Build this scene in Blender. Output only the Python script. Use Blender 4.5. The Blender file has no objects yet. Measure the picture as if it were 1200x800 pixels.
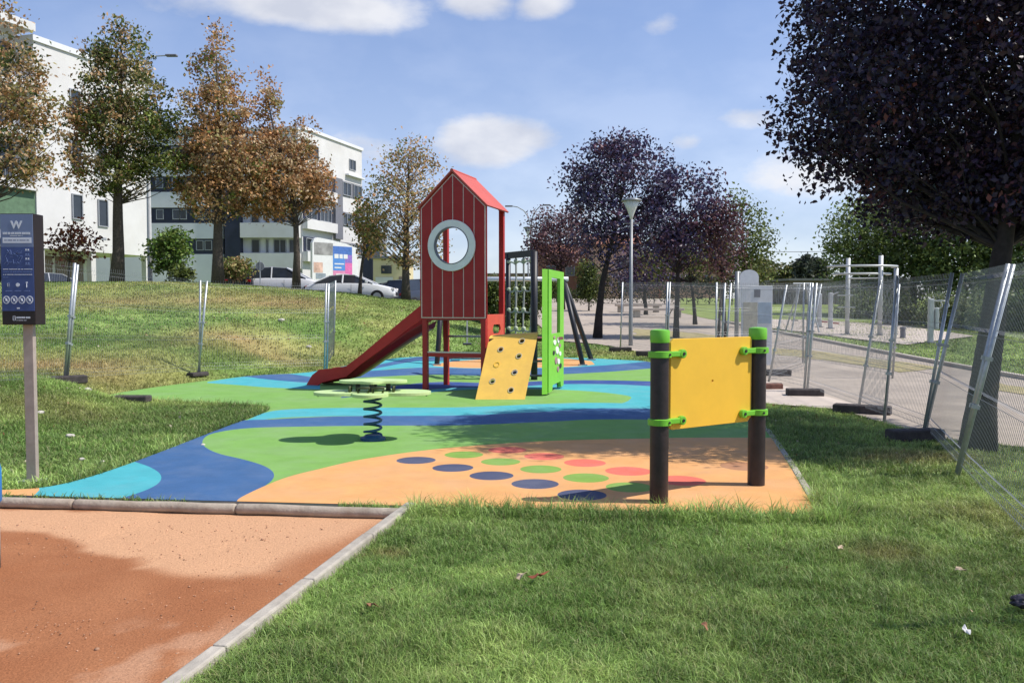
import bpy, bmesh, math, random
import numpy as np
from math import sin, cos, pi, radians, sqrt, atan2
from mathutils import Vector, Matrix
from mathutils.geometry import delaunay_2d_cdt

S = bpy.context.scene
COL = S.collection
random.seed(7)
RNG = np.random.default_rng(11)

# ------------------------------------------------------------------ camera
CAM_H = 1.5
PITCH = math.atan(0.042)
cam_d = bpy.data.cameras.new("camera")
cam = bpy.data.objects.new("camera", cam_d)
COL.objects.link(cam)
cam.location = (0, 0, CAM_H)
cam.rotation_euler = (pi / 2 - PITCH, 0, 0)
cam_d.sensor_width = 36
cam_d.lens = 30
cam_d.clip_start = 0.05
cam_d.clip_end = 3000
S.camera = cam

# ------------------------------------------------------------------ sky, sun, exposure
SUN_EL, SUN_AZ = radians(53), radians(-5)          # azimuth measured from +x towards +y
sun_vec = Vector((cos(SUN_EL) * cos(SUN_AZ), cos(SUN_EL) * sin(SUN_AZ), sin(SUN_EL)))
W = bpy.data.worlds.new("World")
S.world = W
W.use_nodes = True
S.view_settings.view_transform = 'Standard'
S.view_settings.look = 'None'
S.view_settings.exposure = 0.45
S.view_settings.gamma = 1.0


def build_world():
    nt = W.node_tree
    nt.nodes.clear()
    N, L = nt.nodes.new, nt.links.new
    out = N('ShaderNodeOutputWorld')
    bg = N('ShaderNodeBackground')
    bg.inputs['Strength'].default_value = 0.122
    L(bg.outputs[0], out.inputs[0])
    sky = N('ShaderNodeTexSky')
    sky.sky_type = 'NISHITA'
    sky.sun_disc = False
    sky.sun_elevation = SUN_EL
    sky.sun_rotation = pi / 2 - SUN_AZ
    sky.altitude = 600
    sky.air_density = 1.0
    sky.dust_density = 1.0
    sky.ozone_density = 3.6
    tc = N('ShaderNodeTexCoord')
    sep = N('ShaderNodeSeparateXYZ')
    L(tc.outputs['Generated'], sep.inputs[0])

    def m(op, a, b=None, c=None):
        n = N('ShaderNodeMath')
        n.operation = op
        for i, v in enumerate((a, b, c)):
            if v is None:
                continue
            if isinstance(v, (int, float)):
                n.inputs[i].default_value = v
            else:
                L(v, n.inputs[i])
        return n.outputs[0]
    az = m('ARCTAN2', sep.outputs['X'], sep.outputs['Y'])
    el = m('ARCSINE', sep.outputs['Z'])
    noise = N('ShaderNodeTexNoise')
    noise.inputs['Scale'].default_value = 7.0
    noise.inputs['Detail'].default_value = 10.0
    noise.inputs['Roughness'].default_value = 0.6
    mp = N('ShaderNodeMapping')
    mp.inputs['Scale'].default_value = (1, 1, 2.0)
    L(tc.outputs['Generated'], mp.inputs[0])
    L(mp.outputs[0], noise.inputs['Vector'])
    # clouds: (azimuth, elevation, half width, half height, density)
    def azel(px, py):
        x, z = (px - 600) / 1000, (400 - py) / 1000
        d = Vector((x, cos(PITCH) + z * sin(PITCH), -sin(PITCH) + z * cos(PITCH))).normalized()
        return atan2(d.x, d.y), math.asin(d.z)
    clouds = [(365, 8, 112, 24, 1.0), (560, 2, 42, 20, .8), (640, 6, 36, 17, .8), (575, 166, 80, 36, 1.0),
              (430, 172, 60, 28, .8), (700, 178, 90, 24, .5), (890, 140, 45, 18, .7), (955, 205, 120, 34, .75),
              (800, 165, 30, 14, .6), (770, 30, 30, 14, .35), (1000, 250, 120, 30, .4), (600, 215, 260, 22, .3),
              (-500, 60, 260, 60, .9), (1700, 40, 300, 60, .9), (-150, -160, 200, 60, .8), (700, -260, 260, 70, .8), (1300, 190, 160, 40, .7)]
    total = None
    for (px, py, rx, ry, w) in clouds:
        a, e = azel(px, py)
        hw, hh = rx / 1000, ry / 1000
        dx = m('MULTIPLY', m('SUBTRACT', az, a), 1 / hw)
        dy = m('MULTIPLY', m('SUBTRACT', el, e), 1 / hh)
        r2 = m('ADD', m('MULTIPLY', dx, dx), m('MULTIPLY', dy, dy))
        g = m('MULTIPLY', m('POWER', 2.71828, m('MULTIPLY', r2, -0.9)), w)
        total = g if total is None else m('MAXIMUM', total, g)
    # generic faint cloud cover, everywhere
    n2 = N('ShaderNodeTexNoise')
    n2.inputs['Scale'].default_value = 2.3
    n2.inputs['Detail'].default_value = 3
    L(mp.outputs[0], n2.inputs['Vector'])
    base = m('MULTIPLY', n2.outputs['Fac'], 0.22)
    total = m('MAXIMUM', total, base)
    dens = m('SUBTRACT', m('ADD', m('MULTIPLY', total, 0.95), m('MULTIPLY', noise.outputs['Fac'], 1.3)), 0.88)
    mr = N('ShaderNodeMapRange')
    mr.interpolation_type = 'SMOOTHSTEP'
    L(dens, mr.inputs['Value'])
    mr.inputs['From Min'].default_value = 0.0
    mr.inputs['From Max'].default_value = 0.55
    mr.inputs['To Min'].default_value = 0.07
    mr.inputs['To Max'].default_value = 0.88
    # a little thin haze low over the horizon
    tint = N('ShaderNodeMixRGB')
    tint.blend_type = 'MULTIPLY'
    tint.inputs['Fac'].default_value = 1
    L(sky.outputs[0], tint.inputs['Color1'])
    tint.inputs['Color2'].default_value = (0.90, 0.93, 1.06, 1)
    ae = m('MULTIPLY', el, 3.4)
    hz = m('MULTIPLY', m('POWER', 2.71828, m('MULTIPLY', m('MULTIPLY', ae, ae), -1.0)), 0.50)
    fac = m('MAXIMUM', mr.outputs[0], hz)
    mix = N('ShaderNodeMixRGB')
    L(fac, mix.inputs['Fac'])
    L(tint.outputs[0], mix.inputs['Color1'])
    shade = N('ShaderNodeMixRGB')
    shade.inputs['Color1'].default_value = (5.6, 5.6, 5.75, 1)
    shade.inputs['Color2'].default_value = (4.1, 4.25, 4.75, 1)
    n4 = N('ShaderNodeTexNoise')
    n4.inputs['Scale'].default_value = 11.0
    n4.inputs['Detail'].default_value = 6
    L(mp.outputs[0], n4.inputs['Vector'])
    sm = N('ShaderNodeMapRange')
    sm.inputs['From Min'].default_value = 0.38
    sm.inputs['From Max'].default_value = 0.62
    L(n4.outputs['Fac'], sm.inputs['Value'])
    L(sm.outputs[0], shade.inputs['Fac'])
    L(shade.outputs[0], mix.inputs['Color2'])
    L(mix.outputs[0], bg.inputs['Color'])


build_world()
sun_d = bpy.data.lights.new("sun", 'SUN')
sun_d.energy = 4.0
sun_d.angle = radians(0.53)
sun_d.color = (1.0, 0.955, 0.88)
sun = bpy.data.objects.new("sun", sun_d)
COL.objects.link(sun)
sun.location = (30, 5, 40)
sun.rotation_euler = sun_vec.to_track_quat('Z', 'Y').to_euler()


# ------------------------------------------------------------------ measuring helpers
def ray(px, py):
    a, b = (px - 600) / 1000, (400 - py) / 1000
    return Vector((a, cos(PITCH) + b * sin(PITCH), -sin(PITCH) + b * cos(PITCH)))


def U(px, py, y):
    d = ray(px, py)
    return Vector((0, 0, CAM_H)) + d * (y / d.y)


def zr(y):
    """gentle rise of the flat ground away from the playground"""
    t = np.minimum(np.asarray(y, dtype=float), 78.0) - 16
    return 0.035 * (t + np.sqrt(t * t + 1.5)) / 2


def G(px, py, z0=None):
    """point of the ground seen at a place of the photograph"""
    d = ray(px, py)
    lo, hi = 0.5, 120.0
    if z0 is not None:
        t = (z0 - CAM_H) / d.z
        return Vector((d.x * t, d.y * t, z0))
    for _ in range(50):
        t = (lo + hi) / 2
        if CAM_H + d.z / d.y * t - float(zr(t)) > 0:
            lo = t
        else:
            hi = t
    y = lo
    return Vector((d.x / d.y * y, y, float(zr(y))))


def catmull(pts, n=6, closed=True):
    P = [Vector(p) for p in pts]
    out = []
    m = len(P)
    rng = range(m) if closed else range(m - 1)
    for i in rng:
        if closed:
            a, b, c, d = P[i - 1], P[i], P[(i + 1) % m], P[(i + 2) % m]
        else:
            a, b, c, d = P[max(i - 1, 0)], P[i], P[i + 1], P[min(i + 2, m - 1)]
        for k in range(n):
            t = k / n
            out.append(0.5 * ((2 * b) + (c - a) * t + (2 * a - 5 * b + 4 * c - d) * t * t + (3 * b - a - 3 * c + d) * t ** 3))
    if not closed:
        out.append(P[-1])
    return out


def inside(poly, x, y):
    """vectorised point in polygon"""
    x = np.asarray(x, float)
    y = np.asarray(y, float)
    r = np.zeros(x.shape, bool)
    n = len(poly)
    for i in range(n):
        x0, y0 = poly[i][0], poly[i][1]
        x1, y1 = poly[(i + 1) % n][0], poly[(i + 1) % n][1]
        if y0 == y1:
            continue
        c = ((y0 > y) != (y1 > y)) & (x < (x1 - x0) * (y - y0) / (y1 - y0) + x0)
        r ^= c
    return r


def pdist(poly, x, y, closed=True):
    x = np.asarray(x, float)
    y = np.asarray(y, float)
    d = np.full(x.shape, 1e9)
    n = len(poly)
    for i in range(n if closed else n - 1):
        x0, y0 = poly[i][0], poly[i][1]
        x1, y1 = poly[(i + 1) % n][0], poly[(i + 1) % n][1]
        ex, ey = x1 - x0, y1 - y0
        L2 = ex * ex + ey * ey + 1e-12
        t = np.clip(((x - x0) * ex + (y - y0) * ey) / L2, 0, 1)
        d = np.minimum(d, np.hypot(x - x0 - t * ex, y - y0 - t * ey))
    return d


def sstep(t):
    t = np.clip(t, 0, 1)
    return t * t * (3 - 2 * t)


_perm = np.random.default_rng(3).random((256, 256))


def vnoise(x, y, s=1.0, o=0):
    x = np.asarray(x, float) / s + 37.3 + o * 17.1
    y = np.asarray(y, float) / s + 91.7 + o * 5.3
    xi, yi = np.floor(x).astype(int), np.floor(y).astype(int)
    fx, fy = sstep(x - xi), sstep(y - yi)
    g = lambda a, b: _perm[a % 256, b % 256]
    return (g(xi, yi) * (1 - fx) + g(xi + 1, yi) * fx) * (1 - fy) + (g(xi, yi + 1) * (1 - fx) + g(xi + 1, yi + 1) * fx) * fy


def fbm(x, y, s=1.0, o=0, n=4):
    r, a, t = 0, 0.5, 0
    for k in range(n):
        r = r + a * vnoise(x, y, s / 2 ** k, o + k)
        t += a
        a *= 0.55
    return r / t


# ------------------------------------------------------------------ materials
def lin(r, g, b):
    f = lambda c: (c / 255 / 12.92) if c <= 10 else ((c / 255 + 0.055) / 1.055) ** 2.4
    return (f(r), f(g), f(b))


MATS = {}


def mat(name, col, rough=0.6, metal=0.0, var=0.12, scale=6.0, bump=0.0, bscale=60.0, spec=0.4, dirt=None, dscale=1.5, damt=0.5, coat=0.0, trans=0.0, obj_var=0.0):
    if name in MATS:
        return MATS[name]
    m = bpy.data.materials.new(name)
    m.use_nodes = True
    nt = m.node_tree
    nt.nodes.clear()
    N, L = nt.nodes.new, nt.links.new
    out = N('ShaderNodeOutputMaterial')
    p = N('ShaderNodeBsdfPrincipled')
    p.inputs['Roughness'].default_value = rough
    p.inputs['Metallic'].default_value = metal
    p.inputs['Specular IOR Level'].default_value = spec
    p.inputs['Coat Weight'].default_value = coat
    if trans:
        p.inputs['Transmission Weight'].default_value = trans
    L(p.outputs[0], out.inputs[0])
    tc = N('ShaderNodeTexCoord')
    nz = N('ShaderNodeTexNoise')
    nz.inputs['Scale'].default_value = scale
    nz.inputs['Detail'].default_value = 6
    nz.inputs['Roughness'].default_value = 0.65
    L(tc.outputs['Object'], nz.inputs['Vector'])
    rp = N('ShaderNodeValToRGB')
    a = tuple(max(0, c * (1 - var)) for c in col)
    b = tuple(min(1, c * (1 + var)) for c in col)
    rp.color_ramp.elements[0].position = 0.32
    rp.color_ramp.elements[1].position = 0.68
    rp.color_ramp.elements[0].color = (*a, 1)
    rp.color_ramp.elements[1].color = (*b, 1)
    L(nz.outputs['Fac'], rp.inputs[0])
    c = rp.outputs[0]
    if dirt:
        n2 = N('ShaderNodeTexNoise')
        n2.inputs['Scale'].default_value = dscale
        n2.inputs['Detail'].default_value = 8
        n2.inputs['Roughness'].default_value = 0.7
        L(tc.outputs['Object'], n2.inputs['Vector'])
        mr = N('ShaderNodeMapRange')
        mr.inputs['From Min'].default_value = 0.45
        mr.inputs['From Max'].default_value = 0.75
        mr.inputs['To Max'].default_value = damt
        L(n2.outputs['Fac'], mr.inputs['Value'])
        mx = N('ShaderNodeMixRGB')
        L(mr.outputs[0], mx.inputs['Fac'])
        L(c, mx.inputs['Color1'])
        mx.inputs['Color2'].default_value = (*dirt, 1)
        c = mx.outputs[0]
    if obj_var:
        oi = N('ShaderNodeObjectInfo')
        mr = N('ShaderNodeMapRange')
        mr.inputs['To Min'].default_value = 1 - obj_var
        mr.inputs['To Max'].default_value = 1 + obj_var
        L(oi.outputs['Random'], mr.inputs['Value'])
        mx = N('ShaderNodeMixRGB')
        mx.blend_type = 'MULTIPLY'
        mx.inputs['Fac'].default_value = 1
        L(c, mx.inputs['Color1'])
        L(mr.outputs[0], mx.inputs['Color2'])
        c = mx.outputs[0]
    L(c, p.inputs['Base Color'])
    if bump:
        n3 = N('ShaderNodeTexNoise')
        n3.inputs['Scale'].default_value = bscale
        n3.inputs['Detail'].default_value = 4
        L(tc.outputs['Object'], n3.inputs['Vector'])
        bp = N('ShaderNodeBump')
        bp.inputs['Strength'].default_value = bump
        bp.inputs['Distance'].default_value = 0.01
        L(n3.outputs['Fac'], bp.inputs['Height'])
        L(bp.outputs[0], p.inputs['Normal'])
    MATS[name] = m
    return m


def attr_mat(name, rough=0.6, transl=0.0, bump=0.0, bscale=40, fine=0.0, fscale=25.0, spec=0.3, tint=(1, 1, 1)):
    """colour comes from the 'Col' attribute of the mesh (leaf to leaf differences)"""
    m = bpy.data.materials.new(name)
    m.use_nodes = True
    nt = m.node_tree
    nt.nodes.clear()
    N, L = nt.nodes.new, nt.links.new
    out = N('ShaderNodeOutputMaterial')
    p = N('ShaderNodeBsdfPrincipled')
    p.inputs['Roughness'].default_value = rough
    p.inputs['Specular IOR Level'].default_value = spec
    at = N('ShaderNodeAttribute')
    at.attribute_name = 'Col'
    c = at.outputs['Color']
    tc = N('ShaderNodeTexCoord')
    if fine:
        nz = N('ShaderNodeTexNoise')
        nz.inputs['Scale'].default_value = fscale
        nz.inputs['Detail'].default_value = 8
        nz.inputs['Roughness'].default_value = 0.75
        L(tc.outputs['Object'], nz.inputs['Vector'])
        mr = N('ShaderNodeMapRange')
        mr.inputs['From Min'].default_value = 0.3
        mr.inputs['From Max'].default_value = 0.7
        mr.inputs['To Min'].default_value = 1 - fine
        mr.inputs['To Max'].default_value = 1 + fine
        L(nz.outputs['Fac'], mr.inputs['Value'])
        mx = N('ShaderNodeMixRGB')
        mx.blend_type = 'MULTIPLY'
        mx.inputs['Fac'].default_value = 1
        L(c, mx.inputs['Color1'])
        L(mr.outputs[0], mx.inputs['Color2'])
        c = mx.outputs[0]
    L(c, p.inputs['Base Color'])
    if bump:
        n3 = N('ShaderNodeTexNoise')
        n3.inputs['Scale'].default_value = bscale
        n3.inputs['Detail'].default_value = 6
        L(tc.outputs['Object'], n3.inputs['Vector'])
        bp = N('ShaderNodeBump')
        bp.inputs['Strength'].default_value = bump
        bp.inputs['Distance'].default_value = 0.02
        L(n3.outputs['Fac'], bp.inputs['Height'])
        L(bp.outputs[0], p.inputs['Normal'])
    if transl:
        t = N('ShaderNodeBsdfTranslucent')
        L(c, t.inputs['Color'])
        ms = N('ShaderNodeMixShader')
        ms.inputs[0].default_value = transl
        L(p.outputs[0], ms.inputs[1])
        L(t.outputs[0], ms.inputs[2])
        L(ms.outputs[0], out.inputs[0])
    else:
        L(p.outputs[0], out.inputs[0])
    return m


RED = mat('red_panel', (0.37, 0.016, 0.015), 0.55, var=0.1, scale=3, bump=0.05, dirt=(0.25, 0.05, 0.045), damt=.35)
RED_ROOF = mat('red_roof_panel', (0.48, 0.085, 0.062), 0.6, var=0.08, scale=2.5, dirt=(0.45, .12, .11), damt=.4)
RED_METAL = mat('red_painted_metal', (0.40, 0.022, 0.018), 0.45, var=0.08)
SLIDE_RED = mat('slide_red', (0.52, 0.026, 0.02), 0.5, var=0.12, scale=4)
ORANGE_RED = mat('orange_red_panel', (0.62, 0.09, 0.05), 0.5, var=0.06)
CREAM = mat('cream_groove', (0.72, 0.60, 0.52), 0.6, var=0.06)
GREYWHITE = mat('light_grey_plastic', (0.80, 0.76, 0.72), 0.45, var=0.06)
YELLOW = mat('yellow_board', (0.86, 0.50, 0.045), 0.55, var=0.04, scale=5, dirt=(0.66, .38, .06), damt=.25)
YELLOW_WALL = mat('yellow_climbing_board', (0.92, 0.54, 0.095), 0.6, var=0.07, scale=4, dirt=(0.55, .32, .1), damt=.4)
LIME = mat('lime_green_board', (0.20, 0.52, 0.045), 0.5, var=0.06)
PALE_GREEN = mat('pale_green_board', (0.50, 0.66, 0.28), 0.5, var=0.07, dirt=(0.5, .5, .33), damt=.35)
BLACKMETAL = mat('black_metal', (0.022, 0.022, 0.026), 0.45, var=0.2)
BROWN_POST = mat('dark_brown_post', (0.030, 0.020, 0.020), 0.42, var=0.3, scale=10, bump=0.15, bscale=30)
SPRING = mat('blue_spring', (0.02, 0.075, 0.17), 0.35, var=0.15)
GALV = mat('galvanised_steel', (0.42, 0.44, 0.45), 0.42, metal=0.55, var=0.14, scale=30)
WIRE = mat('fence_wire', (0.30, 0.31, 0.32), 0.45, metal=0.4, var=0.1)
CONCRETE = mat('concrete', (0.40, 0.36, 0.30), 0.85, var=0.18, scale=8, bump=0.4, bscale=50, dirt=(0.2, .16, .12), damt=.5)
BLOCK = mat('dark_fence_block', (0.06, 0.05, 0.048), 0.9, var=0.35, scale=12, bump=0.5)
BLOCK_RED = mat('brown_fence_block', (0.17, 0.08, 0.06), 0.9, var=0.3, scale=12, bump=0.5)
WHITE = mat('white_wall', (0.63, 0.615, 0.60), 0.8, var=0.05, scale=.6, dirt=(0.50, .47, .43), dscale=.25, damt=.6)
WHITE2 = mat('white_band_wall', (0.66, 0.66, 0.67), 0.8, var=0.05, scale=.6)
NAVY = mat('dark_blue_wall', (0.022, 0.027, 0.05), 0.6, var=0.2, scale=2)
GLASS = mat('dark_window_glass', (0.03, 0.036, 0.045), 0.12, var=0.3, scale=.7, spec=.6)
GREYFRAME = mat('grey_window_frame', (0.3, 0.31, 0.33), 0.5, var=0.1)
GREYCLAD = mat('grey_cladding', (0.16, 0.16, 0.18), 0.6, var=0.12)
BARK = mat('bark', (0.085, 0.068, 0.055), 0.95, var=0.4, scale=14, bump=0.9, bscale=24)
BARK_DARK = mat('dark_bark', (0.028, 0.022, 0.02), 0.95, var=0.4, scale=14, bump=0.9, bscale=20)


# ------------------------------------------------------------------ mesh builder
class MB:
    def __init__(self):
        self.v, self.f = [], []

    def add(self, vs, fs):
        o = len(self.v)
        self.v += [tuple(p) for p in vs]
        self.f += [tuple(i + o for i in f) for f in fs]
        return self

    def box(self, c, s, R=None):
        hx, hy, hz = s[0] / 2, s[1] / 2, s[2] / 2
        vs = []
        for (x, y, z) in ((-hx, -hy, -hz), (hx, -hy, -hz), (hx, hy, -hz), (-hx, hy, -hz), (-hx, -hy, hz), (hx, -hy, hz), (hx, hy, hz), (-hx, hy, hz)):
            p = Vector((x, y, z))
            if R is not None:
                p = R @ p
            vs.append(p + Vector(c))
        return self.add(vs, [(3, 2, 1, 0), (4, 5, 6, 7), (0, 1, 5, 4), (1, 2, 6, 5), (2, 3, 7, 6), (3, 0, 4, 7)])

    def bar(self, a, b, w, h, up=(0, 0, 1)):
        a, b = Vector(a), Vector(b)
        d = (b - a)
        L = d.length
        d.normalize()
        up = Vector(up)
        if abs(d.dot(up)) > 0.98:
            up = Vector((0, 1, 0))
        s = d.cross(up).normalized()
        u = s.cross(d)
        R = Matrix((s, d, u)).transposed()
        return self.box((a + b) / 2, (w, L, h), R)

    def tube(self, pts, r, n=8, cap=True):
        P = [Vector(p) for p in pts]
        k = len(P)
        R = [r] * k if isinstance(r, (int, float)) else list(r)
        vs, fs = [], []
        d0 = (P[1] - P[0]).normalized()
        ref = Vector((0, 0, 1)) if abs(d0.z) < 0.9 else Vector((1, 0, 0))
        s = d0.cross(ref).normalized()
        for i in range(k):
            d = (P[min(i + 1, k - 1)] - P[max(i - 1, 0)]).normalized()
            s = (s - d * s.dot(d))
            s = s.normalized() if s.length > 1e-6 else d.orthogonal().normalized()
            u = d.cross(s)
            for j in range(n):
                a = 2 * pi * j / n
                vs.append(P[i] + (s * cos(a) + u * sin(a)) * R[i])
        for i in range(k - 1):
            for j in range(n):
                j2 = (j + 1) % n
                fs.append((i * n + j, i * n + j2, (i + 1) * n + j2, (i + 1) * n + j))
        if cap:
            fs.append(tuple(range(n - 1, -1, -1)))
            fs.append(tuple((k - 1) * n + j for j in range(n)))
        return self.add(vs, fs)

    def lathe(self, prof, c=(0, 0, 0), n=16):
        vs, fs = [], []
        k = len(prof)
        for (r, z) in prof:
            for j in range(n):
                a = 2 * pi * j / n
                vs.append((c[0] + r * cos(a), c[1] + r * sin(a), c[2] + z))
        for i in range(k - 1):
            for j in range(n):
                j2 = (j + 1) % n
                fs.append((i * n + j, i * n + j2, (i + 1) * n + j2, (i + 1) * n + j))
        fs.append(tuple(range(n - 1, -1, -1)))
        fs.append(tuple((k - 1) * n + j for j in range(n)))
        return self.add(vs, fs)

    def prism(self, poly, ext):
        """3-D polygon extruded along a vector"""
        n = len(poly)
        e = Vector(ext)
        P = [Vector(p) for p in poly]
        vs = P + [p + e for p in P]
        fs = [tuple(range(n - 1, -1, -1)), tuple(range(n, 2 * n))]
        fs += [(i, (i + 1) % n, (i + 1) % n + n, i + n) for i in range(n)]
        return self.add(vs, fs)

    def plate(self, tris, pts, F, t):
        """slab from 2-D triangles; F maps (u,v,w) to 3-D, w runs 0..-t"""
        o = len(self.v)
        used = sorted({i for tr in tris for i in tr})
        ix = {a: k for k, a in enumerate(used)}
        n = len(used)
        vs = [F(pts[a][0], pts[a][1], 0) for a in used] + [F(pts[a][0], pts[a][1], -t) for a in used]
        fs = []
        ec = {}
        for tr in tris:
            a, b, c = (ix[i] for i in tr)
            fs.append((a, b, c))
            fs.append((c + n, b + n, a + n))
            for e in ((a, b), (b, c), (c, a)):
                ec[e] = ec.get(e, 0) + 1
        for (a, b) in list(ec):
            if (b, a) not in ec:
                fs.append((b, a, a + n, b + n))
        return self.add(vs, fs)

    def build(self, name, material, parent=None, smooth=False, bevel=0, kind=None, fix=True):
        me = bpy.data.meshes.new(name)
        me.from_pydata(self.v, [], self.f)
        if fix:
            bm = bmesh.new()
            bm.from_mesh(me)
            bmesh.ops.recalc_face_normals(bm, faces=bm.faces)
            bm.to_mesh(me)
            bm.free()
        me.update()
        if smooth:
            me.polygons.foreach_set('use_smooth', [True] * len(me.polygons))
            if smooth == 'auto':
                pass
        me.materials.append(material)
        o = bpy.data.objects.new(name, me)
        COL.objects.link(o)
        if parent is not None:
            o.parent = parent
        if bevel:
            b = o.modifiers.new('bevel', 'BEVEL')
            b.width = bevel
            b.segments = 2
            b.limit_method = 'ANGLE'
        if smooth == 'auto':
            bpy.context.view_layer.update()
            me.set_sharp_from_angle(angle=radians(40)) if hasattr(me, 'set_sharp_from_angle') else None
        if kind:
            o['kind'] = kind
        return o


def cdt(polys, eps=1e-5):
    """polys: 2-D closed outlines. Returns points, triangles, ids of outlines that cover each triangle"""
    vs, fs = [], []
    for p in polys:
        ar = sum(p[i - 1][0] * p[i][1] - p[i][0] * p[i - 1][1] for i in range(len(p)))
        if ar < 0:
            p = list(reversed(p))
        o = len(vs)
        vs += [Vector((q[0], q[1])) for q in p]
        fs.append(list(range(o, o + len(p))))
    r = delaunay_2d_cdt(vs, [], fs, 1, eps)
    pts, tris, orig = r[0], r[2], r[5]
    T, O = [], []
    for t, o in zip(tris, orig):
        if len(t) != 3:
            for k in range(1, len(t) - 1):
                T.append((t[0], t[k], t[k + 1]))
                O.append(set(o))
            continue
        T.append(tuple(t))
        O.append(set(o))
    out = []
    for t in T:
        a, b, c = (pts[i] for i in t)
        if (b - a).cross(c - a) < 0:
            t = (t[0], t[2], t[1])
        out.append(t)
    return pts, out, O


def circle2(cx, cy, r, n=24, ry=None):
    ry = ry or r
    return [(cx + r * cos(2 * pi * i / n), cy + ry * sin(2 * pi * i / n)) for i in range(n)]


def thing(name, label, cat, loc=(0, 0, 0), rotz=0.0, group=None):
    o = bpy.data.objects.new(name, None)
    o.empty_display_size = 0.2
    COL.objects.link(o)
    o.location = loc
    o.rotation_euler = (0, 0, rotz)
    tag(o, label, cat, group)
    return o


def tag(o, label=None, cat=None, group=None, kind=None):
    if label:
        o['label'] = label
    if cat:
        o['category'] = cat
    if group:
        o['group'] = group
    if kind:
        o['kind'] = kind
    return o


def copy_thing(root, label=None, group=None):
    r = root.copy()
    COL.objects.link(r)
    if label:
        r['label'] = label
    if group:
        r['group'] = group
    for ch in list(root.children):
        c = ch.copy()
        COL.objects.link(c)
        c.parent = r
        for g in list(ch.children):
            d = g.copy()
            COL.objects.link(d)
            d.parent = c
    return r


def np_mesh(name, V, F, material, cols=None, smooth=False, parent=None):
    """fast mesh from arrays; F is (n,3) or (n,4); cols per vertex"""
    me = bpy.data.meshes.new(name)
    nv, nf, k = len(V), len(F), F.shape[1]
    me.vertices.add(nv)
    me.vertices.foreach_set('co', np.ascontiguousarray(V, np.float32).ravel())
    me.loops.add(nf * k)
    me.loops.foreach_set('vertex_index', np.ascontiguousarray(F, np.int32).ravel())
    me.polygons.add(nf)
    me.polygons.foreach_set('loop_start', np.arange(0, nf * k, k, dtype=np.int32))
    me.polygons.foreach_set('loop_total', np.full(nf, k, np.int32))
    if smooth:
        me.polygons.foreach_set('use_smooth', np.ones(nf, bool))
    if cols is not None:
        a = me.color_attributes.new('Col', 'FLOAT_COLOR', 'POINT')
        c4 = np.ones((nv, 4), np.float32)
        c4[:, :3] = cols
        a.data.foreach_set('color', c4.ravel())
    me.update()
    me.validate()
    me.materials.append(material)
    o = bpy.data.objects.new(name, me)
    COL.objects.link(o)
    if parent is not None:
        o.parent = parent
    return o


# ------------------------------------------------------------------ outlines of the ground
def gp(px, py):
    p = G(px, py)
    return (p.x, p.y)


# rubber floor outline (measured, then kept as metres)
MAT_PX = [(-60, 577.5), (200, 585), (478, 592), (720, 598), (940, 602), (955, 597)]
mat_front = [gp(*p) for p in MAT_PX]
mat_right = [gp(925, 545), gp(898, 505), (3.35, 12.2), (3.6, 14.5), (3.75, 16.5), (3.7, 18.4), (3.35, 20.2), gp(748, 422.5)]
mat_back = [gp(*p) for p in [(690, 419.5), (600, 418.5), (520, 417.5), (470, 419), (420, 426), (362, 436), (320, 438.5), (290, 440.5), (240, 446), (185, 453), (142, 459.5)]]
mat_left = [gp(*p) for p in [(126, 463), (150, 466), (200, 469.5), (260, 472.5), (305, 475), (316, 478.5), (306, 485), (272, 497), (225, 515), (165, 538), (110, 557), (62, 569), (20, 573), (-60, 575)]]
MAT = [tuple(p) for p in mat_front] + [tuple(p) for p in catmull([Vector(p) for p in mat_right], 3, False)] + \
      [tuple(p) for p in catmull([Vector(p) for p in mat_back], 3, False)] + [tuple(p) for p in catmull([Vector(p) for p in mat_left], 4, False)]
MAT = [(p[0], p[1]) for p in MAT]

log_a, log_b = gp(-90, 579.5), gp(477, 595.5)
kerb_a = gp(482, 590)
kerb_b = (G(212, 800, -0.02).x, G(212, 800, -0.02).y)
kdir = Vector((kerb_b[0] - kerb_a[0], kerb_b[1] - kerb_a[1])).normalized()
kerb_end = (kerb_a[0] + kdir.x * 6.5, kerb_a[1] + kdir.y * 6.5)
SAND = [(-9, log_a[1] + .05), (log_a[0], log_a[1]), log_b, kerb_a, kerb_end, (-9, kerb_end[1])]

PAVE = [gp(898, 471)]
PAVE = [gp(604, 353.5), gp(626, 376), gp(652, 399), gp(700, 403), gp(732, 408), (3.9, 20.5), (4.2, 17), (4.25, 14.5), gp(900, 473), gp(985, 480),
        (4.75, 11.0), (4.8, 9.6), (5.5, 8.9), (7, 8.2), (9, 6.5), (13, 3), (22, 0), (22, 14), (10.2, 16.5), (9.9, 21), (9.6, 30), (9.4, 37.5), (10.5, 48), (17, 75), (0.2, 78)]


# ------------------------------------------------------------------ terrain
def terrain(x, y):
    x = np.asarray(x, float)
    y = np.asarray(y, float)
    z = zr(y) + 0 * x
    dm = np.where(inside(MAT, x, y), 0, pdist(MAT, x, y))
    w = sstep((-x + 0.6) / 5.5) * sstep(dm / 5.0)
    hc = 1.76 + 0.6 * sstep((-x - 4) / 11)
    zl = hc * sstep((y - 12.0) / 25.5) - 0.26 * sstep((y - 39) / 3.0)
    z = z * (1 - w) + np.maximum(zl, 0.0) * w
    z = z + 0.40 * sstep((-x - 5.0) / 2.2) * sstep((y - 8.5) / 4.5) * sstep(dm / 1.3) * (1 - .6 * sstep((y - 20) / 8))
    # lawn is slightly bumpy, the far side of the fence on the right too
    z = z + (fbm(x, y, 2.2, 1) - 0.5) * 0.06 * sstep(dm / 1.2)
    return z - 0.025


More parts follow.
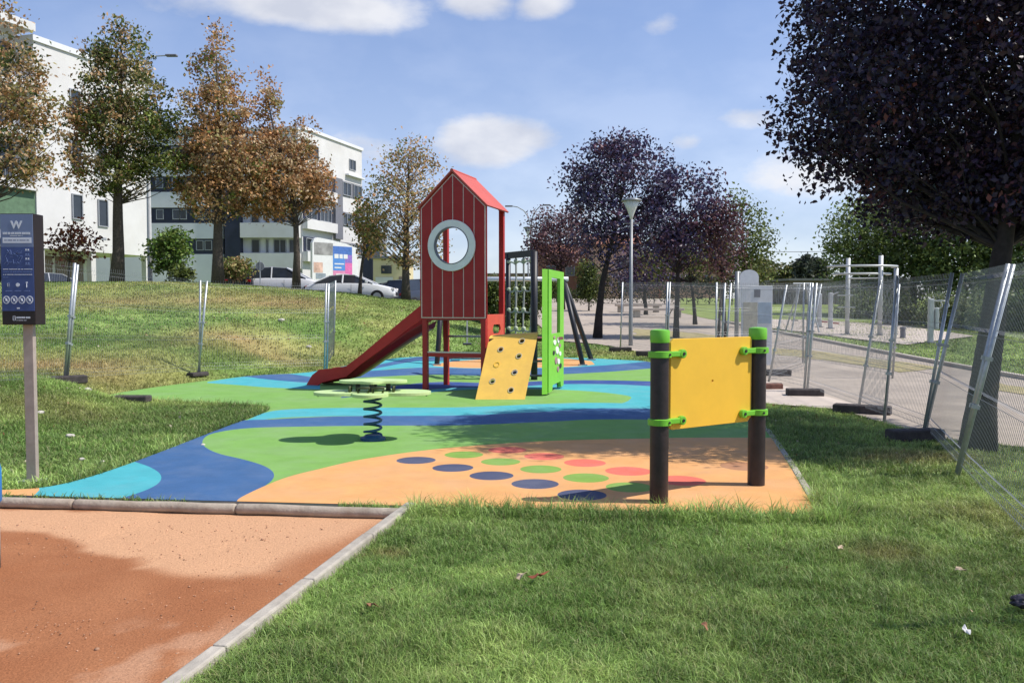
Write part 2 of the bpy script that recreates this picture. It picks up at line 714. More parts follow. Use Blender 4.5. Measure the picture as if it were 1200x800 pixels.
def axis(segs):
    a = []
    for (s, e, st) in segs:
        n = max(1, int(round((e - s) / st)))
        a += list(np.linspace(s, e, n, endpoint=False))
    a.append(segs[-1][1])
    return np.array(a)


gx = axis([(-420, -120, 60), (-120, -40, 8), (-40, -14, 1), (-14, -5.5, .3), (-5.5, 5, .1), (5, 14, .3), (14, 40, 1.5), (40, 120, 8), (120, 420, 60)])
gy = axis([(-30, 0, 3), (0, 1.5, .3), (1.5, 9, .1), (9, 24, .25), (24, 44, .6), (44, 90, 3), (90, 200, 12), (200, 700, 60)])
X, Y = np.meshgrid(gx, gy)
Z = terrain(X, Y)
sand_in = inside(SAND, X, Y)
Z = np.where(sand_in, -0.13, Z)
mat_in = inside(MAT, X, Y) & (pdist(MAT, X, Y) > 0.02)
Z = np.where(mat_in, np.minimum(Z, zr(Y) - 0.05), Z)


def blob(x, y, cx, cy, rx, ry):
    return np.exp(-(((x - cx) / rx) ** 2 + ((y - cy) / ry) ** 2))


def lawn_col(x, y):
    """colour of the turf: fresh, dry and bare patches, tuft shadows in the dark green (near turf differs from the parched bank)"""
    n1 = fbm(x, y, 1.6, 2)
    n2 = fbm(x, y, .45, 9, 3)
    n3 = fbm(x, y, 5.5, 14)
    g1 = np.array([0.100, 0.182, 0.038])  # dark green, deepened to paint in the shadows of the tufts
    g2 = np.array([0.255, 0.37, 0.10])
    dry = np.array([0.33, 0.27, 0.10])
    bare = np.array([0.33, 0.20, 0.10])
    t = np.clip((n1 - .38) * 2.6 + (n2 - .5) * 2.2, 0, 1)[..., None]
    c = (g1 * (1 - t) + g2 * t) * (.72 + .56 * fbm(x, y, .9, 27, 3))[..., None]
    bank = sstep((y - 10) / 4) * sstep((-x - 1.5) / 2.5)
    far = sstep((y - 24) / 8)
    d = np.clip((n3 - .47) * 3.0 + (n1 - .5) * 1.6, 0, 1) * (0.55 * bank) + np.clip((n2 - .58) * 3, 0, 1) * .2
    d = np.maximum(d, .05 + .12 * far + .10 * sstep((x - 1.5) / 3))
    d = np.clip(d, 0, .95)[..., None]
    c = c * (1 - d) + dry * d
    b = (blob(x, y, -8.6, 15.5, 1.7, 1.3) + blob(x, y, -6.6, 20.5, 1.4, 1.4) * .7 + blob(x, y, -8.7, 29.5, 3.2, 2.6) * .9 + blob(x, y, -13, 27, 2.5, 2) * .55
         + blob(x, y, -6.2, 11.3, .9, .7) * .5 + blob(x, y, 3.9, 8.4, .55, .35) * .8 + blob(x, y, -.75, 5.2, .12, .1) * .8 + blob(x, y, -3.2, 19.5, 2.2, .8) * .6
         + blob(x, y, 3.4, 6.0, .5, .5) * .35 + blob(x, y, 2.3, 5.2, .25, .2) * .4 + blob(x, y, 2.9, 23, 1.6, 1.0) * .5)
    b = np.clip(b * (0.25 + 1.0 * fbm(x, y, .8, 21)), 0, .75)[..., None]
    c = c * (1 - b) + bare * b
    return c


lawn_m = attr_mat('lawn_soil', 0.95, bump=0.7, bscale=9, fine=0.45, fscale=9.0, spec=.1)
V = np.stack([X, Y, Z], -1).reshape(-1, 3)
ny, nx = X.shape
ii = np.arange(ny * nx).reshape(ny, nx)
F = np.stack([ii[:-1, :-1], ii[:-1, 1:], ii[1:, 1:], ii[1:, :-1]], -1).reshape(-1, 4)
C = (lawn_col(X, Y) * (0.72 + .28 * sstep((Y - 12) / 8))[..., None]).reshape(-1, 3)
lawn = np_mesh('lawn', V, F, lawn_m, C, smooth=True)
tag(lawn, 'grassy park ground rising to a bank on the left', kind='structure')


# ------------------------------------------------------------------ flat sheets laid on the ground
def refine(verts, tris, ys, xs=()):
    bm = bmesh.new()
    bv = [bm.verts.new((p[0], p[1], 0)) for p in verts]
    for t in tris:
        try:
            bm.faces.new([bv[i] for i in t])
        except ValueError:
            pass
    for y in ys:
        bmesh.ops.bisect_plane(bm, geom=bm.verts[:] + bm.edges[:] + bm.faces[:], plane_co=(0, y, 0), plane_no=(0, 1, 0))
    for x in xs:
        bmesh.ops.bisect_plane(bm, geom=bm.verts[:] + bm.edges[:] + bm.faces[:], plane_co=(x, 0, 0), plane_no=(1, 0, 0))
    loose = [v for v in bm.verts if not v.link_faces]
    bmesh.ops.delete(bm, geom=loose, context='VERTS')
    return bm


def finish_sheet(bm, name, material, zf, off, parent=None, kind=None, thick=0.0):
    for v in bm.verts:
        v.co.z = float(zf(v.co.x, v.co.y)) + off
    for f in bm.faces:
        f.normal_update()
        if f.normal.z < 0:
            f.normal_flip()
    if thick:
        be = [e for e in bm.edges if len(e.link_faces) == 1]
        r = bmesh.ops.extrude_edge_only(bm, edges=be)
        for v in r['geom']:
            if isinstance(v, bmesh.types.BMVert):
                v.co.z -= thick
    me = bpy.data.meshes.new(name)
    bm.to_mesh(me)
    bm.free()
    me.materials.append(material)
    o = bpy.data.objects.new(name, me)
    COL.objects.link(o)
    if parent is not None:
        o.parent = parent
    if kind:
        o['kind'] = kind
    return o


YS = [13.5, 14.25, 14.75, 15.25, 15.75, 16.25, 16.75, 17.25, 17.75, 18.5, 19.5, 21, 23, 26, 30, 40, 60]
ZRS = lambda x, y: zr(y)


def sheet(name, poly, material, off, kind='structure', thick=0.0, parent=None):
    pts, tris, O = cdt([poly])
    bm = refine(pts, tris, YS)
    return finish_sheet(bm, name, material, ZRS, off, parent, kind, thick)


def rubber(name, c, dirt=None):
    return mat(name, c, 0.85, var=0.09, scale=3.5, bump=0.35, bscale=220, spec=.25, dirt=dirt or tuple(min(1, a * .72 + .11) for a in c), dscale=1.3, damt=.62)


R_GREEN = rubber('rubber_green', (0.185, 0.36, 0.082))
R_BLUE = rubber('rubber_blue', (0.048, 0.118, 0.255))
R_DBLUE = rubber('rubber_dark_blue', (0.035, 0.075, 0.25))
R_CYAN = rubber('rubber_cyan', (0.068, 0.37, 0.41))
R_ORANGE = rubber('rubber_orange', (0.66, 0.335, 0.125))
R_RED = rubber('rubber_red', (0.66, 0.15, 0.10))
R_BROWN = rubber('rubber_brown', (0.40, 0.19, 0.09))
R_DOTBLUE = rubber('rubber_dot_blue', (0.068, 0.078, 0.135))
R_DOTGREEN = rubber('rubber_dot_green', (0.20, 0.34, 0.06))


def band(upper, lower):
    up = catmull([Vector(p) for p in upper], 6, False)
    lo = catmull([Vector(p) for p in lower], 6, False)
    return [gp(p.x, p.y) for p in up] + [gp(p.x, p.y) for p in reversed(lo)]


def loop(pts, n=5):
    return [gp(p.x, p.y) for p in catmull([Vector(p) for p in pts], n, True)]


regions = []      # (name, outline, material); later ones lie on top
regions.append(('green_field', MAT, R_GREEN))
regions.append(('cyan_band', band([(330, 432), (420, 415), (600, 410), (800, 414)], [(330, 446), (420, 437), (480, 431), (600, 432), (800, 428)]), R_CYAN))
regions.append(('blue_stripe', band([(400, 437), (480, 419.5), (505, 418.5), (530, 418)], [(400, 440), (480, 424), (505, 423), (530, 421)]), R_BLUE))
regions.append(('orange_band', band([(508, 427), (540, 422.5), (600, 420), (660, 420), (693, 423)], [(508, 428.5), (545, 431), (600, 431), (660, 430), (697, 427)]), R_ORANGE))
regions.append(('blue_band', band([(380, 438), (440, 434), (500, 430.5), (570, 432), (650, 431), (720, 427), (790, 420)], [(380, 445), (440, 441.5), (500, 439), (570, 440), (650, 438.5), (720, 435), (790, 429)]), R_BLUE))
regions.append(('dark_blue_band', band([(400, 461), (500, 448), (580, 448.5), (660, 445.5), (740, 446), (860, 450)], [(400, 466), (470, 459), (520, 455), (600, 453), (660, 450), (740, 451), (860, 460)]), R_DBLUE))
regions.append(('cyan_pool', band([(480, 459), (530, 454.5), (600, 453), (660, 450), (740, 451), (860, 459)], [(480, 462), (560, 460), (640, 462), (700, 475), (760, 476), (860, 484)]), R_CYAN))
regions.append(('green_island', loop([(470, 466), (520, 458), (600, 455.5), (680, 457.5), (733, 463), (738, 468), (720, 474), (660, 480), (560, 481), (480, 478), (445, 474)]), R_GREEN))
regions.append(('blue_corner', band([(283, 440), (300, 438), (330, 437), (375, 443)], [(283, 441.5), (305, 443.5), (330, 446), (375, 449.5)]), R_BLUE))
regions.append(('cyan_corner', band([(243, 447.5), (283, 441.5), (305, 443.5), (330, 446), (375, 449.5)], [(243, 448.5), (280, 451), (310, 453.5), (345, 455), (375, 456)]), R_CYAN))
regions.append(('cyan_wave', band([(290, 492), (316, 482), (360, 478.5), (440, 477.5), (540, 477), (640, 473), (720, 472), (900, 478)], [(290, 496), (320, 490), (380, 487.5), (440, 487), (540, 487), (640, 483), (720, 479), (900, 486)]), R_CYAN))
regions.append(('blue_wave', [gp(p.x, p.y) for p in
                catmull([Vector(p) for p in [(900, 484), (720, 478), (640, 482), (540, 486.5), (440, 487), (380, 488), (320, 491), (270, 494), (200, 510), (110, 540)]], 6, False)
                + catmull([Vector(p) for p in [(110, 541), (140, 537.5), (165, 543), (183, 551), (189, 559), (184, 567), (168, 575), (140, 584)]], 6, False)
                + catmull([Vector(p) for p in [(278, 590), (283, 582), (305, 572), (319, 562), (320, 553), (308, 545), (285, 538), (256, 531), (240, 523), (238, 515), (250, 507.5), (290, 501.5), (360, 499.5), (440, 498.5), (540, 498), (640, 494), (720, 491), (900, 494)]], 6, False)]
                , R_BLUE))
regions.append(('cyan_lobe', [gp(p.x, p.y) for p in [Vector(q) for q in [(30, 590), (30, 560), (90, 545)]]
                + catmull([Vector(p) for p in [(110, 541), (140, 537.5), (165, 543), (183, 551), (189, 559), (184, 567), (168, 575), (140, 584)]], 6, False)], R_CYAN))
regions.append(('orange_corner', [gp(*p) for p in [(-90, 600), (-90, 555), (0, 558), (30, 562), (46, 568), (46, 574), (38, 582), (34, 595)]], R_ORANGE))
regions.append(('orange_field', [gp(p.x, p.y) for p in
                catmull([Vector(p) for p in [(278, 590), (283, 582), (330, 561), (375, 549), (430, 537), (520, 525), (640, 516.5), (760, 513.5), (830, 512.5), (990, 513)]], 6, False)] + [gp(1000, 640), gp(250, 640)], R_ORANGE))
dots = [(487.6, 539, .19, R_DOTBLUE), (530.7, 547.8, .19, R_DOTBLUE), (576, 557, .195, R_DOTBLUE), (627, 566.6, .2, R_DOTBLUE), (682, 579.5, .195, R_DOTBLUE),
        (543.6, 532.5, .195, R_DOTGREEN), (586.7, 540.7, .19, R_DOTGREEN), (633.7, 549.4, .19, R_DOTGREEN), (686.6, 559.5, .2, R_DOTGREEN), (737.5, 570.5, .195, R_DOTGREEN),
        (594.5, 527, .2, R_RED), (637.6, 534.5, .2, R_RED), (685.4, 542, .2, R_RED), (736.3, 551.7, .21, R_RED), (798, 562.7, .21, R_RED), (872, 546, .22, R_BROWN)]
dots = [(G(a, b).x, G(a, b).y, r, m) for (a, b, r, m) in dots]
for (x, y, r, m) in dots:
    regions.append(('painted_dot', circle2(x, y, r, 28), m))

mat_root = thing('rubber_floor', None, None)
tag(mat_root, 'wavy coloured rubber playground floor', kind='structure')
pts, tris, O = cdt([r[1] for r in regions], 1e-4)
owner = {}
for t, o in zip(tris, O):
    if 0 not in o:
        continue
    owner.setdefault(max(o), []).append(t)
for k in sorted(owner):
    nm, _, m = regions[k]
    bm = refine(pts, owner[k], YS)
    finish_sheet(bm, nm, m, ZRS, 0.0, mat_root, None)
# rim of the floor
rim = MB()
mm = len(MAT)
for i in range(mm):
    a, b = MAT[i], MAT[(i + 1) % mm]
    rim.add([(a[0], a[1], float(zr(a[1])) - .003), (b[0], b[1], float(zr(b[1])) - .003), (b[0], b[1], float(zr(b[1])) - .12), (a[0], a[1], float(zr(a[1])) - .12)], [(0, 1, 2, 3)])
rim.build('rim', CONCRETE, mat_root, fix=False)

# red sand pit
gxs = np.arange(-6.0, 0.3, 0.035)
gys = np.arange(0.5, log_a[1] + .1, 0.035)
SX, SY = np.meshgrid(gxs, gys)
SZ = -0.072 + (fbm(SX, SY, .7, 31) - .5) * .03 + (fbm(SX, SY, .16, 33, 2) - .5) * .006
keep = inside(SAND, SX, SY) | (pdist(SAND, SX, SY) < .06)
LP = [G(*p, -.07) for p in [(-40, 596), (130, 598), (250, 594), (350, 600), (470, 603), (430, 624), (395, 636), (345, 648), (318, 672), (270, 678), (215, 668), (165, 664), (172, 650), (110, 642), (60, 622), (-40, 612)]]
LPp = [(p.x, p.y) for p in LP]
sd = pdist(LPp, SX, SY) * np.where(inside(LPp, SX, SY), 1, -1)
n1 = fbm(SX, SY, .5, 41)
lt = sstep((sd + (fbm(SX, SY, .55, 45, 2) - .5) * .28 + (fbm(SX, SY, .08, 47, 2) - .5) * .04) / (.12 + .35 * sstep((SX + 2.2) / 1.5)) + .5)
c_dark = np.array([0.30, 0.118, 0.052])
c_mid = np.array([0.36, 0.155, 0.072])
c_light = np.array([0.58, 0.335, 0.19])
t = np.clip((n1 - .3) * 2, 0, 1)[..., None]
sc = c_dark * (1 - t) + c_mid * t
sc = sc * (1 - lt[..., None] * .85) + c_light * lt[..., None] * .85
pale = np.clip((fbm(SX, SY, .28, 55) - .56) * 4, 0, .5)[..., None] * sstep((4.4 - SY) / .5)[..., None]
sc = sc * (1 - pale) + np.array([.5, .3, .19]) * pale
sand_m = attr_mat('red_sand', 0.95, bump=0.45, bscale=95, fine=0.30, fscale=70, spec=.1)
sv = np.stack([SX, SY, SZ], -1).reshape(-1, 3)
si = np.arange(SX.size).reshape(SX.shape)
sf = np.stack([si[:-1, :-1], si[:-1, 1:], si[1:, 1:], si[1:, :-1]], -1).reshape(-1, 4)
kf = keep[:-1, :-1] & keep[1:, 1:] & keep[:-1, 1:] & keep[1:, :-1]
sf = sf[kf.ravel()]
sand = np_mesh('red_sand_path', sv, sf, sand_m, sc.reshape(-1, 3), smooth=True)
tag(sand, 'reddish sandy path beside the rubber floor', kind='structure')
# pebbles lying on the sand
ico = bmesh.new()
bmesh.ops.create_icosphere(ico, subdivisions=1, radius=1)
iv = np.array([v.co[:] for v in ico.verts])
itf = np.array([[v.index for v in f.verts] for f in ico.faces])
ico.free()
n = 1700
px_ = RNG.uniform(-4.5, .2, n * 3)
py_ = RNG.uniform(2.6, 6.6, n * 3)
ok = inside(SAND, px_, py_) & (fbm(px_, py_, .6, 61) > .42)
px_, py_ = px_[ok][:n], py_[ok][:n]
n = len(px_)
sz = RNG.uniform(.002, .0065, n) * (1 + 1.2 * (RNG.random(n) > .96))
pv = iv[None] * sz[:, None, None] * RNG.uniform(.6, 1.2, (n, 1, 3)) * np.array([1, 1, .6]) * RNG.uniform(.8, 1.2, (n, len(iv), 1)) + np.stack([px_, py_, np.full(n, -.07)], -1)[:, None]
pc = np.repeat((np.array([[.36, .2, .12]]) * RNG.uniform(.5, 1.9, (n, 1)))[:, None], len(iv), 1)
pf = (itf[None] + (np.arange(n) * len(iv))[:, None, None]).reshape(-1, 3)
peb = np_mesh('pebbles', pv.reshape(-1, 3), pf, attr_mat('pebble', .9), pc.reshape(-1, 3))
tag(peb, 'small pebbles scattered over the red sand', kind='stuff')

# log-like concrete edging between sand and rubber, in pieces
edge = thing('rounded_edging', 'rounded pale concrete edging along the top of the red sand', 'kerb', (0, 0, 0))
la, lb = Vector((log_a[0], log_a[1] - .035, -.03)), Vector((log_b[0], log_b[1] - .035, -.03))
npc = 3
for i in range(npc):
    a, b = la.lerp(lb, i / npc), la.lerp(lb, (i + 1) / npc)
    d = (b - a).normalized()
    P = [a + d * .004, a + d * .02] + [a.lerp(b, q) + Vector((0, random.uniform(-.004, .004), random.uniform(-.004, .004))) for q in (.2, .4, .6, .8)] + [b - d * .02, b - d * .004]
    MB().tube(P, [.036] + [.041] * (len(P) - 2) + [.036], 14).build('edging_piece', mat('edging_stone', (0.38, 0.32, 0.25), .9, var=.2, scale=7, bump=.5, bscale=40, dirt=(.2, .13, .08), damt=.6, dscale=3), edge, smooth=True)
kerb = thing('flat_kerb', 'narrow concrete kerb between red sand and the near grass', 'kerb', (0, 0, 0))
ka, kb = Vector((*kerb_a, -.045)), Vector((*kerb_end, -.045))
npc = 7
for i in range(npc):
    a, b = ka.lerp(kb, i / npc), ka.lerp(kb, (i + 1) / npc)
    d = (b - a).normalized()
    a = a + Vector((random.uniform(-.003, .003), 0, random.uniform(-.004, .004)))
    MB().bar(a + d * .003, b - d * .003, .075, .13).build('kerb_stone', CONCRETE, kerb, bevel=.012)
# right-hand edge strip of the rubber floor
k2 = thing('floor_edging', 'thin grey edging strip down the right side of the rubber floor', 'kerb', (0, 0, 0))
rp = [Vector(p).to_3d() for p in mat_right[:4]]
rp = [Vector((mat_front[-1][0], mat_front[-1][1], 0))] + rp
for i in range(len(rp) - 1):
    a, b = rp[i] + Vector((.035, 0, -.045)), rp[i + 1] + Vector((.035, 0, -.045))
    MB().bar(a, b - (b - a).normalized() * .004, .06, .1).build('edging_piece', CONCRETE, k2, bevel=.008)

# paving
PAVING = mat('paving', (0.40, 0.335, 0.27), 0.9, var=0.14, scale=1.5, bump=.3, bscale=30, dirt=(.26, .22, .185), dscale=.7, damt=.85)
sheet('paved_path', PAVE, PAVING, 0.004)
PAD = mat('light_concrete_pad', (0.52, 0.44, 0.37), 0.9, var=0.1, scale=1.5, bump=.2, bscale=30)
sheet('fitness_pad', [gp(1142, 394), gp(1063, 404), gp(1000, 397), gp(930, 388), gp(862, 379), gp(880, 374), gp(960, 375), gp(1060, 382)], PAD, 0.016)
sheet('light_pavement_strip', [gp(862, 440), gp(900, 448), gp(960, 463), gp(1012, 477), gp(985, 480.5), gp(899, 473.5), gp(880, 462)], PAD, 0.014)
DRY = mat('dry_grass_strip', (0.33, 0.285, 0.13), 0.95, var=0.35, scale=5, bump=.8, bscale=30, dirt=(.4, .31, .2), dscale=2.5, damt=.85)


def ragged(pts, amp=.09):
    out = []
    m = len(pts)
    for i in range(m):
        a, b = Vector(pts[i]), Vector(pts[(i + 1) % m])
        k = max(2, int((b - a).length / .4))
        for q in range(k):
            p = a.lerp(b, q / k)
            out.append((p.x + random.uniform(-amp, amp), p.y + random.uniform(-amp * 2, amp * 2)))
    return out


for pl in ([(905, 408), (960, 412), (1060, 425), (1105, 432), (1060, 437), (985, 424), (905, 415)], [(1160, 448), (1230, 458), (1240, 470), (1165, 458)],
           [(742, 385), (800, 389), (850, 394), (858, 400), (800, 400), (745, 397)]):
    sheet('dry_grass_strip', ragged([gp(*p) for p in pl]), DRY, 0.012)
FARLAWN = mat('far_lawn', (0.20, 0.25, 0.06), 0.95, var=0.3, scale=1.2, bump=.6, bscale=10)
sheet('far_lawn', ragged([gp(797, 366), gp(797, 351), gp(825, 350.5), gp(862, 366), gp(866, 377), gp(830, 374)], .05), FARLAWN, 0.012)
KERB2 = mat('pale_kerb', (0.50, 0.44, 0.37), .9, var=.12, bump=.3)
kr = thing('path_kerb', 'long pale kerb along the far side of the paved path', 'kerb', (0, 0, 0))
kp = [(10.15, 16.6), (9.9, 21), (9.62, 30), (9.42, 37.5)]
for i in range(len(kp) - 1):
    for j in range(6):
        a = Vector(kp[i]).lerp(Vector(kp[i + 1]), j / 6)
        b = Vector(kp[i]).lerp(Vector(kp[i + 1]), (j + 1) / 6)
        MB().bar((a.x, a.y, float(zr(a.y)) + .02), (b.x, b.y - .01, float(zr(b.y)) + .02), .14, .13).build('kerb_stone', KERB2, kr, bevel=.01)


# ------------------------------------------------------------------ grass blades
def hidden_for_grass(x, y):
    dk = pdist([kerb_a, kerb_end], x, y, closed=False)
    # far lawns are parts of the sheets
    return inside(MAT, x, y) | inside(SAND, x, y) | (dk < .045) | inside(PAVE, x, y)


def grass_blades(name, label, x0, x1, y0, y1, dens, hgt, wid, zoff=0.0, seed=1, cond=None, bright=1.35):
    r = np.random.default_rng(seed)
    n = int((x1 - x0) * (y1 - y0) * dens)
    x = r.uniform(x0, x1, n)
    y = r.uniform(y0, y1, n)
    vis = (np.abs(x) < 0.70 * y + .6) | ((np.abs(x) < 1.0 * y + 3) & (r.random(n) < .35))
    ok = vis & ~hidden_for_grass(x, y)
    if cond is not None:
        ok &= cond(x, y)
    x, y = x[ok], y[ok]
    col = lawn_col(x, y)
    dryness = np.clip((col[:, 0] / (col[:, 1] + 1e-6) - .9) * 1.5, 0, 1)
    keepb = r.random(len(x)) > dryness * .55
    x, y, col = x[keepb], y[keepb], col[keepb]
    n = len(x)
    z = terrain(x, y) - .004
    cl = fbm(x, y, .14, 71, 2)
    cl2 = fbm(x, y, .6, 75, 2)
    h = hgt * r.uniform(.5, 1.25, n) * (0.35 + 1.0 * cl + .35 * cl2)
    a = r.uniform(0, 2 * pi, n)
    lean = r.uniform(.3, 1.5, n) * h * (.7 + .6 * (1 - cl))
    wind = (fbm(x, y, .22, 81, 2) - .5) * 8
    la = a + pi / 2 + r.normal(0, .5, n)
    la = np.where(r.random(n) < .3, wind * 3 + r.normal(0, .9, n), la)
    w = wid * r.uniform(.6, 1.3, n)
    dx, dy = np.cos(a) * w / 2, np.sin(a) * w / 2
    lx, ly = np.cos(la) * lean, np.sin(la) * lean
    B = np.stack([x, y, z], -1)
    s = np.stack([dx, dy, np.zeros(n)], -1)
    mid = B + np.stack([lx * .35, ly * .35, h * .6], -1)
    tip = B + np.stack([lx, ly, h * np.sqrt(np.clip(1 - (lean / h * .55) ** 2, .1, 1))], -1)
    V = np.stack([B - s, B + s, mid + s * .8, mid - s * .8, tip], 1).reshape(-1, 3)
    k = (np.arange(n) * 5)[:, None]
    Fq = np.concatenate([k + np.array([[0, 1, 2]]), k + np.array([[0, 2, 3]]), k + np.array([[3, 2, 4]])], 0)
    tint = r.uniform(.5, 1.65, (n, 1)) * bright
    c = col * tint
    yl = (r.random(n) < .20)[:, None]
    c = np.where(yl, c * .4 + np.array([.30, .27, .13]) * .75, c)
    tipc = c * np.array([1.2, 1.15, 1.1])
    Cc = np.stack([c * .6, c * .6, c, c, tipc], 1).reshape(-1, 3)  # blade feet darkened: shade in the gaps is put into the colour
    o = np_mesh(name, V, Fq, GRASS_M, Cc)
    tag(o, label, kind='stuff')
    return o


GRASS_M = attr_mat('grass_blade', 0.5, transl=0.35, spec=.35)
right_near = lambda x, y: x > -2.6
grass_blades('near_grass', 'grass in the foreground below the rubber floor', -2.4, 7.5, 2.2, 5.2, 17000, .05, .0036, seed=2)
grass_blades('near_grass', 'grass reaching over the front edge of the rubber floor', -1.3, 9.0, 5.2, 7.4, 10000, .056, .0046, seed=3, cond=right_near)
grass_blades('side_grass', 'shaded grass between the rubber floor and the mesh fence', 2.0, 11, 7.4, 13, 3600, .058, .007, seed=4)
grass_blades('bank_grass', 'grass tongue around the blue sign post', -9.5, -2.5, 6.2, 13.2, 3000, .062, .0075, seed=5, cond=lambda x, y: x < -2.4)
grass_blades('bank_grass', 'rough grass along the left mesh fence', -13.5, -2, 13.2, 20, 900, .06, .013, seed=6)
grass_blades('bank_grass', 'grass on the bank below the trees', -26, 4, 20, 39, 190, .055, .03, seed=7)
grass_blades('far_grass', 'lawn by the fitness equipment', 9.5, 24, 14, 38, 160, .06, .028, seed=8)

edge_cond = lambda x, y: (pdist(MAT, x, y) < .30) & (x > -.75) & (y < 6.6)
grass_blades('edge_grass', 'longer tufts along the front edge of the rubber floor', -1.0, 2.6, 5.5, 6.6, 5200, .14, .005, seed=12, cond=edge_cond)
tongue_cond = lambda x, y: (pdist(MAT, x, y) < .22) & (x < -2.0) & (y > 7)
grass_blades('edge_grass', 'longer tufts along the curved left edge of the rubber floor', -7, -2, 7, 14, 1500, .10, .008, seed=13, cond=tongue_cond)
# ------------------------------------------------------------------ trees
LEAF_M = attr_mat('leaves', 0.5, transl=0.3, spec=.3)
PURPLE_LEAF_M = attr_mat('purple_leaves', 0.45, transl=0.12, spec=.35)


def leaf_mesh(name, P, size, cols, seed, parent, material=LEAF_M, aspect=1.6, droop=.3, fold=True):
    r = np.random.default_rng(seed)
    n = len(P)
    th = r.uniform(0, 2 * pi, n)
    u = r.normal(0, 1, (n, 3))
    u[:, 2] -= droop
    u /= np.linalg.norm(u, axis=1)[:, None]
    v = np.cross(u, r.normal(0, 1, (n, 3)))
    v /= np.linalg.norm(v, axis=1)[:, None] + 1e-9
    w = np.cross(u, v)
    s = (size * r.uniform(.6, 1.3, n))[:, None]
    a = P - u * s * .5
    b = P + v * s * .5 / aspect - u * s * .05 + w * s * .1
    c = P + u * s * .55
    d = P - v * s * .5 / aspect - u * s * .05 + w * s * .1
    V = np.stack([a, b, c, d], 1).reshape(-1, 3)
    k = (np.arange(n) * 4)[:, None]
    Fq = np.concatenate([k + np.array([[0, 1, 2]]), k + np.array([[0, 2, 3]])], 0)
    return np_mesh(name, V, Fq, material, np.repeat(cols[:, None], 4, 1).reshape(-1, 3), parent=parent)


